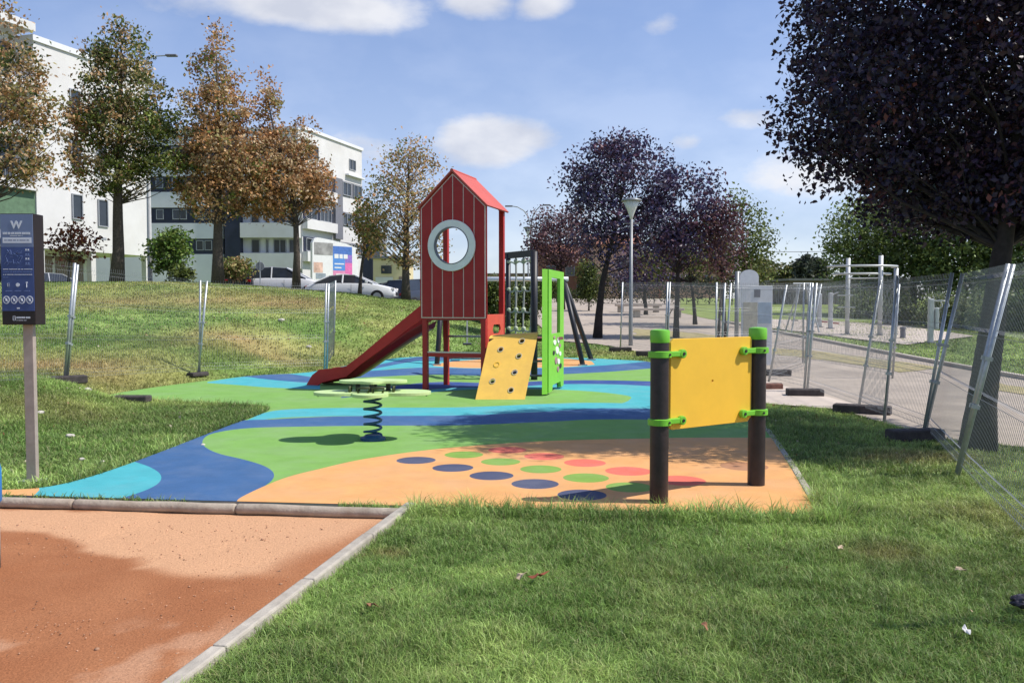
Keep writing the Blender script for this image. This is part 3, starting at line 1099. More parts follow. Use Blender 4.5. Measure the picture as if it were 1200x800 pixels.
def make_tree(name, label, base, crowns, leaf, clumps, per, palette, r0, seed, bark=BARK, group=None, cat='tree', clump_r=.45, lean=(0, 0), fork=.35,
              material=LEAF_M, limbs=40, shell=.55, tone=None, trunk_top=None, trunk_pts=None, weep=.3, branchy=1.0, root=True):
    """crowns: ellipsoids (centre xyz, radii xyz) in world metres; palette: [(rgb, weight)]"""
    rr = random.Random(seed)
    r = np.random.default_rng(seed)
    bx, by = base[0], base[1]
    bz = float(terrain(bx, by))
    t = thing(name, label, cat, (bx, by, bz), 0, group)
    O = np.array([bx, by, bz])
    # clump centres inside the ellipsoids, biased outwards
    vol = np.array([c[1][0] * c[1][1] * c[1][2] for c in crowns]) ** .85
    ids = r.choice(len(crowns), clumps, p=vol / vol.sum())
    d = r.normal(0, 1, (clumps, 3))
    d /= np.linalg.norm(d, axis=1)[:, None]
    rad = r.random(clumps) ** (1 / 3) * (1 - shell) + shell * (0.55 + .45 * r.random(clumps) ** .6)
    cc = np.array([crowns[i][0] for i in ids], float)
    cr = np.array([crowns[i][1] for i in ids], float)
    CP = cc + d * rad[:, None] * cr - O
    top = max(c[0][2] + c[1][2] for c in crowns) - bz
    ctr = np.average(np.array([c[0] for c in crowns]), axis=0, weights=vol) - O
    bot = min(c[0][2] - c[1][2] for c in crowns) - bz
    # trunk and limbs
    mb = MB()
    tt = trunk_top or (top * .88)
    if trunk_pts is None:
        fx, fy = ctr[0], ctr[1]
        tp = []
        for k in range(9):
            q = k / 8
            tp.append(Vector((fx * min(1, q * 1.25) ** 1.3 + rr.uniform(-.04, .04) * tt * .1, fy * min(1, q * 1.25) ** 1.3 + rr.uniform(-.04, .04) * tt * .1, tt * q - (.1 if k == 0 else 0))))
    else:
        tp = [Vector(p) for p in trunk_pts]
    K = len(tp)
    rads = [r0 * (1.25 if k == 0 else 1.0) * (1 - .93 * (k / (K - 1)) ** 1.05) for k in range(K)]
    mb.tube(tp, rads, 10)

    def tr_at(z):
        for k in range(K - 1):
            if tp[k + 1].z >= z or k == K - 2:
                q = (z - tp[k].z) / max(1e-5, tp[k + 1].z - tp[k].z)
                q = min(max(q, 0), 1)
                return tp[k].lerp(tp[k + 1], q), rads[k] * (1 - q) + rads[k + 1] * q
    sel = r.choice(clumps, min(limbs, clumps), replace=False)
    for i in sel:
        e = Vector(CP[i])
        hz = min(tt * .93, max(bot * .9 + .05, e.z - branchy * (Vector((e.x, e.y, 0)) - Vector((ctr[0], ctr[1], 0))).length * rr.uniform(.6, 1.3)))
        s, sr = tr_at(hz)
        mid = s.lerp(e, .5) + Vector((rr.uniform(-.1, .1), rr.uniform(-.1, .1), -.06 * (e - s).length + rr.uniform(-.05, .05)))
        L = (e - s).length
        lr = min(sr * .5, .008 * L + .010)
        mb.tube([s, s.lerp(mid, .55) + Vector((0, 0, .02)), mid, mid.lerp(e, .6), e], [lr, lr * .8, lr * .55, lr * .35, lr * .14], 5, cap=False)
    mb.build('trunk', bark, t, smooth=True, fix=False)
    # leaves
    cnt = np.maximum(3, (per * r.uniform(.4, 1.5, clumps)).astype(int))
    idx = np.repeat(np.arange(clumps), cnt)
    sg = clump_r * r.uniform(.6, 1.3, clumps)
    off = np.clip(r.normal(0, 1, (len(idx), 3)), -1.7, 1.7) * sg[idx][:, None] * np.array([1, 1, .75])
    P = CP[idx] + off
    pw = np.array([p[1] for p in palette], float)
    pc = np.array([p[0] for p in palette], float)
    pid = r.choice(len(palette), clumps, p=pw / pw.sum())
    if tone is not None:
        pid = np.array([tone(CP[i] + O, r) if tone(CP[i] + O, r) is not None else pid[i] for i in range(clumps)])
    mixid = np.where(r.random(len(idx)) < .75, pid[idx], r.choice(len(palette), len(idx), p=pw / pw.sum()))
    cols = pc[mixid] * r.uniform(.6, 1.45, (len(idx), 1)) * r.uniform(.75, 1.25, clumps)[idx][:, None]
    leaf_mesh('crown', P, leaf, cols, seed + 1, t, material, droop=weep)
    return t


def cw(px, py, d, rx, ry, depth=None):
    c = U(px, py, d)
    return (tuple(c), (rx * d / 1000, (depth if depth is not None else rx * d / 1000), ry * d / 1000))


GREEN_D = (0.062, 0.085, 0.022)
GREEN_M = (0.135, 0.17, 0.036)
OLIVE = (0.27, 0.235, 0.085)
BROWN = (0.38, 0.235, 0.115)
RUST = (0.48, 0.255, 0.11)
TAN = (0.50, 0.37, 0.21)
YEL = (0.36, 0.31, 0.08)
rowg = 'turning trees along the top of the bank'
make_tree('plane_tree', 'green and bronze conical tree with dark forked trunk in front of the white gable wall', U(137, 328, 36).xy,
          [cw(146, 28, 36, 13, 28), cw(142, 65, 36, 30, 34), cw(145, 105, 36, 48, 36), cw(118, 78, 36, 18, 30), cw(145, 150, 36, 58, 38), cw(185, 165, 36, 32, 44), cw(105, 160, 36, 28, 50), cw(205, 200, 36, 20, 26), cw(130, 205, 36, 50, 26)],
          .15, 440, 42, [(GREEN_D, 3), (GREEN_M, 4), (OLIVE, 3), (BROWN, 1.2), (RUST, .5), (TAN, 1.2)], .26, 101, group=rowg, clump_r=.25, shell=.35, limbs=120,
          tone=lambda p, r: (1 if r.random() < .7 else 0) if (p[0] > U(170, 100, 36).x and p[2] < U(0, 120, 36).z) else ((4 if r.random() < .5 else 3) if p[0] < U(112, 100, 36).x and p[2] < U(0, 130, 36).z else None))
make_tree('plane_tree', 'tall rust brown tree standing right of the lamp pole', U(256, 330, 37).xy,
          [cw(249, 52, 37, 13, 26), cw(250, 88, 37, 28, 34), cw(252, 130, 37, 40, 36), cw(255, 175, 37, 46, 36), cw(225, 205, 37, 22, 34), cw(285, 205, 37, 30, 40), cw(255, 230, 37, 40, 30)],
          .15, 410, 42, [(OLIVE, 1.4), (BROWN, 3), (RUST, 3.4), (TAN, 2.2), (GREEN_M, .6)], .24, 102, group=rowg, clump_r=.25, shell=.35, limbs=90)
make_tree('plane_tree', 'orange brown tree with a pointed top leaning left, third along the bank', U(347, 336, 38).xy,
          [cw(311, 105, 38, 10, 24), cw(314, 140, 38, 20, 30), cw(322, 180, 38, 30, 34), cw(352, 172, 38, 18, 32), cw(335, 220, 38, 44, 36), cw(362, 205, 38, 24, 34), cw(300, 225, 38, 24, 34), cw(378, 222, 38, 14, 24)],
          .15, 340, 42, [(BROWN, 2.5), (RUST, 4), (TAN, 2), (OLIVE, 1)], .17, 103, group=rowg, clump_r=.25, shell=.35, limbs=70,
          trunk_pts=[(0, 0, -.1), (.05, 0, 1.5), (0, .05, 3.2), (-.3, 0, 5), (-.9, 0, 7), (-1.3, 0, 9)])
make_tree('plane_tree', 'sparse brown tree with red and green lower left side behind the red playhouse', U(475, 349, 37).xy,
          [cw(482, 230, 37, 46, 62), cw(480, 190, 37, 28, 34), cw(505, 250, 37, 26, 40), cw(445, 260, 37, 26, 36), cw(440, 240, 37, 14, 40), cw(480, 290, 37, 42, 22)],
          .135, 300, 20, [(OLIVE, 2), (BROWN, 3), (TAN, 3), (RUST, 1), (GREEN_M, .6)], .19, 104, group=rowg, clump_r=.32, limbs=130,
          tone=lambda p, r: (4 if r.random() < .6 else 0) if p[0] < U(450, 250, 37).x else None)
make_tree('plane_tree', 'thin dark trunked young tree with a narrow crown in front of the banner', U(421, 342, 38.5).xy,
          [cw(428, 262, 38.5, 12, 20), cw(436, 280, 38.5, 14, 20), cw(424, 245, 38.5, 9, 14)],
          .17, 60, 26, [(RUST, 2), (GREEN_M, 2.4), (OLIVE, 2)], .09, 105, group=rowg, clump_r=.3, limbs=14)
make_tree('plane_tree', 'brown foliaged tree at the left edge above the blue sign', U(-40, 345, 32).xy,
          [cw(-25, 110, 32, 80, 70), cw(20, 150, 32, 44, 56), cw(-5, 50, 32, 40, 50), cw(30, 60, 32, 22, 26), cw(68, 190, 32, 20, 34), cw(58, 130, 32, 22, 34), cw(-80, 180, 32, 70, 60), cw(20, 198, 32, 40, 18)],
          .155, 440, 32, [(OLIVE, 3), (BROWN, 3), (TAN, 2), (RUST, 1.6), (GREEN_D, 1.6)], .25, 106, group=rowg, clump_r=.25, shell=.35, limbs=150)
make_tree('small_tree', 'small sparse red leaved tree between the sign and the white wall', U(80, 330, 36).xy,
          [cw(85, 285, 36, 22, 22), cw(72, 290, 36, 14, 12), cw(95, 275, 36, 10, 16)],
          .18, 55, 12, [((.20, .06, .035), 3), ((.14, .05, .03), 2), (BROWN, 1)], .05, 107, clump_r=.3, limbs=40)
make_tree('small_tree', 'small bright green tree beside the white lamp pole', U(199, 330, 46).xy,
          [cw(199, 294, 46, 19, 24), cw(204, 278, 46, 9, 12), cw(190, 300, 46, 14, 16)],
          .2, 110, 24, [((.10, .18, .03), 3), ((.16, .22, .04), 2), (GREEN_M, 1)], .07, 108, clump_r=.32, limbs=20)
make_tree('shrub', 'olive shrub right of the rust brown tree trunk', U(277, 330, 44).xy, [cw(277, 315, 44, 16, 11)],
          .17, 70, 26, [(OLIVE, 2), (BROWN, 1), (GREEN_M, 2)], .05, 109, cat='shrub', clump_r=.25, limbs=14)
make_tree('shrub', 'dark low shrub below the bright green small tree', U(215, 331, 44).xy, [cw(214, 322, 44, 12, 6)],
          .17, 40, 26, [(GREEN_D, 2), (GREEN_M, 2)], .04, 110, cat='shrub', clump_r=.22, limbs=8)

# purple trees behind the playground
PUR = [((.068, .046, .10), 4), ((.090, .044, .080), 2), ((.12, .05, .07), .6), ((.050, .044, .105), 3), ((.18, .16, .22), .9)]  # bluish and pale tones carry the sky sheen on the leaves as colour
pg = 'purple leaved trees beyond the lamp post'
make_tree('purple_tree', 'largest purple tree with leaning trunk left of the funnel lamp', G(700, 396).xy,
          [cw(728, 225, 28.5, 62, 66), cw(700, 205, 28.5, 42, 40), cw(760, 215, 28.5, 42, 46), cw(725, 175, 28.5, 36, 24), cw(690, 265, 28.5, 34, 36), cw(735, 285, 28.5, 50, 30)],
          .125, 400, 28, PUR, .145, 201, bark=BARK_DARK, group=pg, clump_r=.24, limbs=90, material=PURPLE_LEAF_M,
          trunk_pts=[(0, 0, -.1), (.05, 0, .8), (.15, 0, 1.8), (.35, 0, 2.7), (.6, 0, 3.8), (.85, 0, 5.0), (.95, 0, 6.0)])
make_tree('purple_tree', 'dark purple tree on a thin trunk right of the funnel lamp', G(792, 396).xy,
          [cw(802, 245, 28.5, 46, 48), cw(775, 270, 28.5, 34, 36), cw(825, 225, 28.5, 24, 28), cw(800, 290, 28.5, 42, 24)],
          .125, 240, 26, PUR, .10, 202, bark=BARK_DARK, group=pg, clump_r=.24, limbs=60, material=PURPLE_LEAF_M)
make_tree('purple_tree', 'small reddish purple tree with two thin stems above the yellow board', G(849, 396).xy,
          [cw(845, 285, 28, 24, 44), cw(840, 260, 28, 22, 22)],
          .10, 130, 32, [((.13, .055, .06), 3), ((.08, .04, .06), 3), ((.17, .09, .06), 1)], .085, 203, bark=BARK_DARK, group=pg, clump_r=.26, limbs=34, material=PURPLE_LEAF_M)
make_tree('green_tree', 'loose green tree right of the purple trees', U(872, 372, 34).xy,
          [cw(872, 285, 34, 28, 50), cw(868, 240, 34, 16, 22), cw(890, 305, 34, 18, 36), cw(850, 310, 34, 24, 30)],
          .13, 190, 26, [(GREEN_M, 3), (GREEN_D, 3), ((.12, .15, .045), 2)], .10, 204, bark=BARK_DARK, clump_r=.34, limbs=40)
make_tree('green_tree', 'low green tree seen under the purple crowns', U(815, 366, 36).xy,
          [cw(810, 290, 36, 34, 30), cw(775, 300, 36, 26, 26), cw(830, 300, 36, 22, 26)],
          .14, 140, 28, [(GREEN_M, 3), (GREEN_D, 2), (OLIVE, 1)], .09, 205, bark=BARK_DARK, clump_r=.34, limbs=30)
make_tree('purple_tree', 'maroon bushy tree left of the tall double lamp', U(660, 345, 52).xy,
          [cw(655, 283, 52, 36, 30), cw(640, 265, 52, 18, 22), cw(672, 272, 52, 24, 28), cw(640, 295, 52, 22, 18)],
          .17, 230, 28, [((.15, .07, .075), 3), ((.10, .05, .07), 3), ((.20, .13, .12), 2)], .14, 206, bark=BARK_DARK, clump_r=.40, limbs=60, material=PURPLE_LEAF_M)
make_tree('purple_tree', 'low dark maroon tree behind the funnel lamp pole', U(757, 352, 45).xy,
          [cw(752, 312, 45, 34, 22), cw(738, 325, 45, 22, 16), cw(775, 318, 45, 20, 18)],
          .15, 130, 28, PUR, .11, 207, bark=BARK_DARK, clump_r=.36, limbs=30, material=PURPLE_LEAF_M)
# bare stemmed saplings
for (px, pyb, pyt, d, lab) in ((781, 393, 352, 29, 'dark pruned stump of a sapling left of the yellow board'), (842, 392, 345, 28, 'reddish stake leaning on the thin double stemmed tree')):
    b = U(px, pyb, d)
    t = thing('tree_stake', lab, 'stake', (b.x, b.y, float(terrain(b.x, b.y))))
    hgt = (pyb - pyt) * d / 1000
    MB().tube([(0, 0, -.1), (.02, 0, hgt * .5), (.06, 0, hgt)], [.06, .05, .04], 7).build('stem', BARK_DARK, t, smooth=True)
    MB().tube([(.03, 0, hgt * .55), (.15, .02, hgt * .72), (.2, .02, hgt * .8)], [.025, .02, .012], 5).build('side_shoot', BARK_DARK, t, smooth=True)

# big dark purple tree on the right, close
tb = G(1147, 526)
PD = [((.036, .020, .042), 4), ((.026, .020, .042), 4), ((.055, .024, .038), 1.2), ((.11, .035, .04), .4)]
make_tree('purple_tree', 'large near black purple tree overhanging the mesh fence at right', (tb.x, tb.y),
          [cw(1000, 120, 10.0, 80, 80, 1.6), cw(935, 160, 10.0, 34, 22, .6), cw(985, 30, 10.0, 50, 66, 1.2), cw(1120, 110, 10.0, 130, 140, 2.2), cw(1010, 195, 9.8, 48, 34, .9), cw(1075, 220, 9.8, 60, 44, 1.3),
           cw(1080, -60, 10.0, 130, 110, 2.0), cw(1240, 80, 10.0, 150, 160, 2.4), cw(1140, 225, 9.6, 80, 44, 1.5), cw(1125, 245, 9.6, 60, 24, .9), cw(1225, 250, 9.4, 70, 26, 1.1), cw(1235, 225, 9.4, 90, 50, 1.5), cw(1190, -160, 10, 130, 120, 2.0)],
          .072, 1900, 52, PD, .165, 301, bark=BARK_DARK, group=None, clump_r=.15, limbs=110, material=PURPLE_LEAF_M, shell=.5,
          trunk_pts=[(-.02, 0, -.1), (.02, 0, .5), (.10, 0, 1.2), (.2, .05, 1.9), (.32, .1, 2.6), (.45, .2, 3.4), (.5, .3, 4.4), (.5, .3, 5.4)])

# far right woodland, tree by tree
fg = 'leafy trees beyond the fitness pad'
GG = [((.09, .125, .035), 3), ((.075, .12, .035), 3), (GREEN_M, 3), ((.22, .28, .09), 1.6)]
for (px, py, rx, ry, d, sd_, lab) in ((1012, 279, 42, 46, 46, 401, 'pale topped green tree, leftmost of the woodland behind the pull up frame'),
                                     (1070, 276, 48, 54, 44, 402, 'dark green tree right behind the pull up frame'),
                                     (1128, 282, 50, 52, 42, 403, 'dark green tree between the pull up frame and the big purple trunk'),
                                     (1195, 285, 50, 56, 41, 404, 'dark green tree behind the big purple trunk')):
    pal = [((.16, .22, .07), 3), (GREEN_M, 3), ((.24, .29, .11), 2)] if sd_ == 401 else GG
    make_tree('green_tree', lab, U(px, 374, d).xy, [cw(px, py, d, rx, ry), cw(px - rx * .45, py + 22, d, rx * .6, ry * .6), cw(px + rx * .45, py + 28, d, rx * .6, ry * .6), cw(px + 6, py - ry * .35, d, rx * .6, ry * .55), cw(px, py + 50, d - 1, rx * .9, 26)],
              .19, 330, 30, pal, .2, sd_, bark=BARK_DARK, group=fg, clump_r=.45, limbs=30, shell=.6)
sg_ = 'shrubs along the back of the far lawn'
for k, (px, py, rx, ry, d, lab) in enumerate(((1105, 368, 26, 22, 34, 'dull green shrub right of the exercise post'), (1155, 366, 34, 26, 33, 'broad grey green shrub left of the leaning fence post'),
                                             (1060, 372, 24, 18, 36, 'dark shrub behind the pull up frame'), (1195, 372, 30, 24, 32, 'dark shrub at the right edge behind the fence'),
                                             (1010, 360, 30, 18, 42, 'yellow green shrub seen through the pull up frame'))):
    b = U(px, py + ry, d)
    make_tree('shrub', lab, b.xy, [(tuple(U(px, py, d)), (rx * d / 1000, rx * d / 1200, ry * d / 1000))], .12, 150, 26,
              [((.19, .24, .10), 3), (GREEN_M, 2), (GREEN_D, 1), ((.28, .30, .15), 1)] if k in (0, 1, 4) else [(GREEN_D, 3), ((.03, .05, .018), 3)], .05, 420 + k, bark=BARK_DARK, group=sg_, cat='shrub', clump_r=.26, limbs=14)
# distant skyline planting
for k, (px, py, rx, ry, d, pal, lab) in enumerate(((905, 330, 20, 14, 80, [(OLIVE, 3), (GREEN_D, 2)], 'brownish far bush right of the loose green tree'),
                                                 (930, 326, 18, 15, 78, [(GREEN_D, 3), (OLIVE, 1)], 'dark far bush left of the poplars'),
                                                 (952, 332, 22, 13, 76, [(YEL, 2), (OLIVE, 3), (GREEN_M, 1)], 'yellowish far bush below the poplars'),
                                                 (890, 318, 12, 12, 84, [(GREEN_D, 2), (OLIVE, 2)], 'small far bush behind the map board'))):
    b = U(px, 345, d)
    make_tree('bush', lab, b.xy, [(tuple(U(px, py, d)), (rx * d / 1000, 1.2, ry * d / 1000))], .3, 90, 26, pal, .1, 440 + k, bark=BARK_DARK, group='far bushes on the skyline', cat='bush', clump_r=.5, limbs=12)
for k, (px, top, d) in enumerate(((936, 303, 74), (945, 299, 74), (955, 300, 75), (964, 304, 75))):
    b = U(px, 345, d)
    make_tree('poplar_tree', ['far grey green poplar, leftmost of the four', 'second far poplar from the left', 'tallest far poplar, third from the left', 'far grey green poplar, rightmost of the four'][k], b.xy,
              [(tuple(U(px, (top + 340) / 2, d)), (.30, .30, (340 - top) / 2 * d / 1000))], .3, 70, 24, [((.06, .075, .05), 3), ((.09, .10, .07), 2)], .1, 450 + k, group='slim poplars on the skyline', clump_r=.22, limbs=8)
# bushes and hedges behind the playhouse
for k, (px, py, rx, ry, d, lab) in enumerate(((583, 352, 18, 26, 33, 'dark green bush right of the red playhouse'), (612, 352, 24, 24, 35, 'dark green bush seen through the climbing net'),
                                             (690, 330, 14, 26, 50, 'conical dark shrub in front of the brick house'), (640, 338, 14, 10, 55, 'round clipped bush beside the lime frame'))):
    b = U(px, py + ry, d)
    make_tree('bush', lab, b.xy, [(tuple(U(px, py, d)), (rx * d / 1000, rx * d / 1300, ry * d / 1000))], .13, 150, 26, [(GREEN_M, 2), (GREEN_D, 3), ((.05, .075, .02), 2)], .05, 460 + k, bark=BARK_DARK,
              group='bushes behind the playground', cat='bush', clump_r=.25, limbs=10)


def hedge(label, p0, p1, h, w, seed, col):
    r = np.random.default_rng(seed)
    a, b = Vector(p0), Vector(p1)
    L = (b - a).length
    z0 = float(terrain(a.x, a.y))
    t = thing('hedge', label, 'hedge', (a.x, a.y, z0))
    d = (b - a) / L
    s = Vector((-d.y, d.x))
    n = int(L * h * 260)
    u, q = r.uniform(0, L, n), r.uniform(-w / 2, w / 2, n)
    z = r.random(n) ** .6 * h * (0.92 + .12 * np.sin(u * 2.1))
    P = np.stack([u * d.x + q * s.x, u * d.y + q * s.y, z], -1)
    cols = np.array(col) * r.uniform(.5, 1.5, (n, 1))
    leaf_mesh('foliage', P, .16, cols, seed, t)
    m = MB()
    for k in range(int(L / .8) + 1):
        c = d * min(L, k * .8)
        m.tube([(c.x, c.y, -.2), (c.x + .03, c.y, h * .45), (c.x - .03, c.y, h * .8)], [.03, .02, .008], 5)
    m.build('stems', BARK_DARK, t, kind='stuff')


hedge('low dark hedge at the end of the paving left of the leaning purple tree', U(640, 345, 66).xy, U(700, 345, 66).xy, 1.3, 1.0, 470, GREEN_D)
hedge('long dark hedge below the pink houses', U(705, 345, 64).xy, U(860, 348, 60).xy, 2.2, 1.2, 471, (.05, .055, .028))


# ------------------------------------------------------------------ buildings
def wall_frame(p0, p1):
    """u along p0->p1, z up, w outward (to the right-hand viewer side)"""
    a, b = Vector((p0[0], p0[1], 0)), Vector((p1[0], p1[1], 0))
    u = (b - a).normalized()
    n = Vector((u.y, -u.x, 0))
    return a, u, n, (b - a).length


class Facade:
    def __init__(self, root, p0, p1):
        self.root = root
        self.a, self.u, self.n, self.L = wall_frame(p0, p1)
        self.a = self.a - Vector((root.location.x, root.location.y, 0))
        self.zb = root.location.z
        self.R = Matrix((self.u, self.n, Vector((0, 0, 1)))).transposed()

    def pt(self, u, z, w=0):
        p = self.a + self.u * u + self.n * w
        return Vector((p.x, p.y, z - self.zb))

    def slab(self, u0, u1, z0, z1, w0, w1, name, m, parent=None, bevel=0):
        c = self.pt((u0 + u1) / 2, (z0 + z1) / 2, (w0 + w1) / 2)
        return MB().box(c, (u1 - u0, w1 - w0, z1 - z0), self.R).build(name, m, parent or self.root, bevel=bevel)

    def window(self, u0, u1, z0, z1, mull=1, frame=GREYFRAME, blind=None):
        fr = MB()
        e = .07
        for (a, b, c, d) in ((u0, u1, z0, z0 + e), (u0, u1, z1 - e, z1), (u0, u0 + e, z0 + e, z1 - e), (u1 - e, u1, z0 + e, z1 - e)):
            fr.box(self.pt((a + b) / 2, (c + d) / 2, .03), (b - a, .12, d - c), self.R)
        for k in range(1, mull):
            uu = u0 + (u1 - u0) * k / mull
            fr.box(self.pt(uu, (z0 + z1) / 2, .025), (e, .1, z1 - z0 - 2 * e), self.R)
        o = fr.build('window', frame, self.root)
        MB().box(self.pt((u0 + u1) / 2, (z0 + z1) / 2, .006), (u1 - u0 - .02, .03, z1 - z0 - .02), self.R).build('pane', GLASS, o)
        if blind:
            MB().box(self.pt((u0 + u1) / 2, z1 - (z1 - z0) * blind / 2 - e, .03), (u1 - u0 - 2 * e - .01, .03, (z1 - z0) * blind), self.R).build('blind', GREYWHITE, o)
        return o


GREEN_TILE = mat('green_tile_wall', (0.10, 0.17, 0.10), .7, var=.2, scale=3)
BROWN_DOOR = mat('brown_garage_door', (0.20, 0.15, 0.13), .7, var=.15, scale=2)
# building 1: white block at left, long face receding to the right
A1 = Vector((-28.8, 52.0))
dirb = Vector((.326, .945))
p_l = A1 - dirb * 9
p_r = A1 + dirb * 9.5
gz = 2.0
b1 = thing('apartment_building', 'white apartment block with a blank gable and a green tiled left wing', 'building', (A1.x, A1.y, gz))
f1 = Facade(b1, p_l, p_r)
LW = 9.0
TOP = 17.4
OVH = 5.0
f1.slab(LW, f1.L, OVH, TOP, -12, 0, 'wall', WHITE)
f1.slab(LW - .1, f1.L + .1, TOP, TOP + .35, -12.1, .12, 'parapet', WHITE2)
f1.slab(0, LW - .01, OVH, TOP + .8, -12, -1.2, 'wing_wall', WHITE2)
f1.slab(0, LW - .01, 6.0, 8.4, -1.19, -.1, 'green_wall', GREEN_TILE)
for z in (5.4, 8.4, 11.4, 14.4, 17.9):
    f1.slab(0, LW - .015, z, z + .5, -1.19, .25, 'balcony_slab', WHITE)
for z in (8.9, 11.9, 14.9):
    for u in (.6, 3.4, 6.2):
        w = f1.window(u, u + 2.3, z + .05, z + 2.3, 2)
        for o in (w,):
            o.location = -f1.n * 1.15
    rl = MB()
    for u in np.arange(.2, LW - .1, .3):
        rl.tube([f1.pt(u, z, .12), f1.pt(u, z + .95, .12)], .015, 4)
    rl.tube([f1.pt(.1, z + .98, .12), f1.pt(LW - .1, z + .98, .12)], .025, 5)
    rl.build('railing', GREYFRAME, b1)
for (u, z0, z1) in ((LW + 2.6, 7.0, 8.6), (LW + 4.7, 6.7, 8.5), (LW + 2.6, 10.4, 12.0), (LW + 4.7, 10.2, 12.0), (LW + 2.6, 13.6, 15.2), (LW + 4.7, 13.4, 15.2)):
    f1.window(u, u + .85, z0, z1, 1)
f1.slab(LW + 4.4, LW + 5.4, 5.85, 6.0, 0, .02, 'house_number_plate', GREYFRAME)
for u in (LW - 3, LW + .2, LW + 4.2, LW + 6.2, LW + 9.1):
    f1.slab(u, u + .38, gz - .4, OVH, -.5, -.1, 'pillar', WHITE)
f1.slab(0, LW + 6.6, gz - .4, OVH - .01, -5, -2.2, 'ground_floor_wall', WHITE2)
for u in (LW - 7, LW - 3.6, LW + .8, LW + 3.3):
    f1.slab(u, u + 2.2, gz, OVH - .3, -2.19, -2.1, 'garage_door', BROWN_DOOR)
f1.slab(LW - 6, LW + .2, gz + .9, OVH - .9, -2.09, -2.04, 'shop_window', GLASS)
f1.slab(0, f1.L - .02, OVH - .02, OVH, -11.9, -.05, 'soffit', WHITE2)

# building 2: banded block with a frontal wing and a receding wing
D2 = 80
a2 = U(178, 330, D2)
c2 = U(352, 330, D2)
b2 = thing('apartment_building', 'white banded apartment block with dark blue window strips behind the rust coloured trees', 'building', (c2.x, c2.y, 2.0))
f2 = Facade(b2, (a2.x - 6, a2.y), (c2.x, c2.y))
zz = lambda py: 1.5 + (358 - py) * D2 / 1000
uu = lambda px: (px - 178) * D2 / 1000 + 6
f2.slab(0, f2.L, 1.5, zz(158), -14, -.6, 'wall', WHITE2)
for (y0, y1) in ((331, 298), (280, 262), (244, 226), (208, 190), (172, 155)):
    f2.slab(0, uu(262), zz(y0), zz(y1), -.59, 0, 'white_band', WHITE2)
for (y0, y1) in ((298, 280), (262, 244), (226, 208), (190, 172)):
    f2.slab(0, uu(262), zz(y0) + .01, zz(y1) - .01, -.59, -.12, 'dark_band', NAVY)
    for px in (184, 203, 211, 230, 240):
        w = f2.window(uu(px), uu(px) + .7, zz(y0) + .35, zz(y1) - .15, 1)
        w.location = -f2.n * .13
f2.slab(uu(265), uu(283), zz(306), zz(150), -.59, .25, 'dark_column', NAVY)
for (y0, y1) in ((315, 297), (279, 262), (244, 226), (208, 190), (172, 155)):
    f2.slab(uu(283) + .01, f2.L, zz(y0), zz(y1), -.59, .35, 'balcony_front', WHITE)
for (y0, y1) in ((297, 279), (262, 244), (226, 208), (190, 172)):
    for (p0, p1, mu) in ((293, 303, 1), (310, 313, 1), (319, 334, 2), (337, 349, 1)):
        w = f2.window(uu(p0), uu(p1), zz(y0) + .05, zz(y1) - .1, mu)
        w.location = -f2.n * .55
f2.slab(uu(283) + .01, f2.L, zz(327), zz(318), -.59, -.3, 'shop_window', GLASS)
f2.slab(-.05, f2.L + .05, zz(155), zz(152.5), -14, .4, 'parapet', WHITE2)
# receding wing
e2 = Vector((c2.x, c2.y)) + Vector((.30, .954)) * 12.5
f3 = Facade(b2, (c2.x + .02, c2.y + .02), e2)
Ht = zz(152)
f3.slab(.36, f3.L, 1.5, Ht, -10, 0, 'wall', WHITE)
f3.slab(.36, f3.L + .1, Ht, Ht + .3, -10, .15, 'parapet', WHITE2)
f3.window(9.6, 11.0, 15.6, 16.7, 2)
f3.window(1.0, 3.4, 15.4, 16.8, 3)
f3.slab(6.2, 7.7, 8.2, 14.3, .0, .3, 'grey_column', GREYCLAD)
for (z0, z1) in ((12.7, 14.25), (9.65, 11.1), (6.6, 8.0)):
    f3.slab(7.75, 12.45, z0, z1, -.01, .04, 'grey_strip', GREYCLAD)
    f3.window(8.1, 9.8, z0 + .1, z1 - .1, 2).location = f3.n * .05
    f3.window(10.4, 12.2, z0 + .1, z1 - .1, 2).location = f3.n * .05
    f3.slab(.5, 6.1, z0, z1, -.01, .03, 'dark_recess', NAVY)
    f3.window(.9, 2.9, z0 + .05, z1 - .1, 2).location = f3.n * .05
    f3.window(3.5, 5.7, z0 + .05, z1 - .1, 3).location = f3.n * .05
    f3.slab(.4, 6.15, z0 - .95, z0 - .02, .01, .55, 'balcony_front', WHITE)
f3.slab(8.8, 12.4, 14.9, 15.05, .01, .4, 'ledge', WHITE2)

# dark column building and yellow kiosk
p = U(432, 332, 84)
bk = thing('tower_block', 'narrow dark clad tower beside the banded apartment block', 'building', (p.x, p.y, 2.0))
MB().box((-.1, 2, 3.0), (.95, 4, 6.6)).build('dark_wall', NAVY, bk)
MB().box((.75, 2.2, 3.1), (.7, 4, 7.0)).build('grey_wall', GREYCLAD, bk)
MB().box((.3, 2, 6.75), (2.0, 4.3, .2)).build('roof', GREYFRAME, bk)
p = U(457, 332, 74)
YEL_WALL = mat('pale_yellow_wall', (.62, .52, .32), .8, var=.08, scale=1)
ky = thing('pale_house', 'pale yellow flat roofed house with white shutters behind the parked cars', 'house', (p.x, p.y, 2.0))
MB().box((0, 2.5, 1.6), (2.9, 5, 3.9)).build('wall', YEL_WALL, ky)
MB().box((0, 2.5, 3.65), (3.3, 5.4, .2)).build('roof', GREYCLAD, ky)
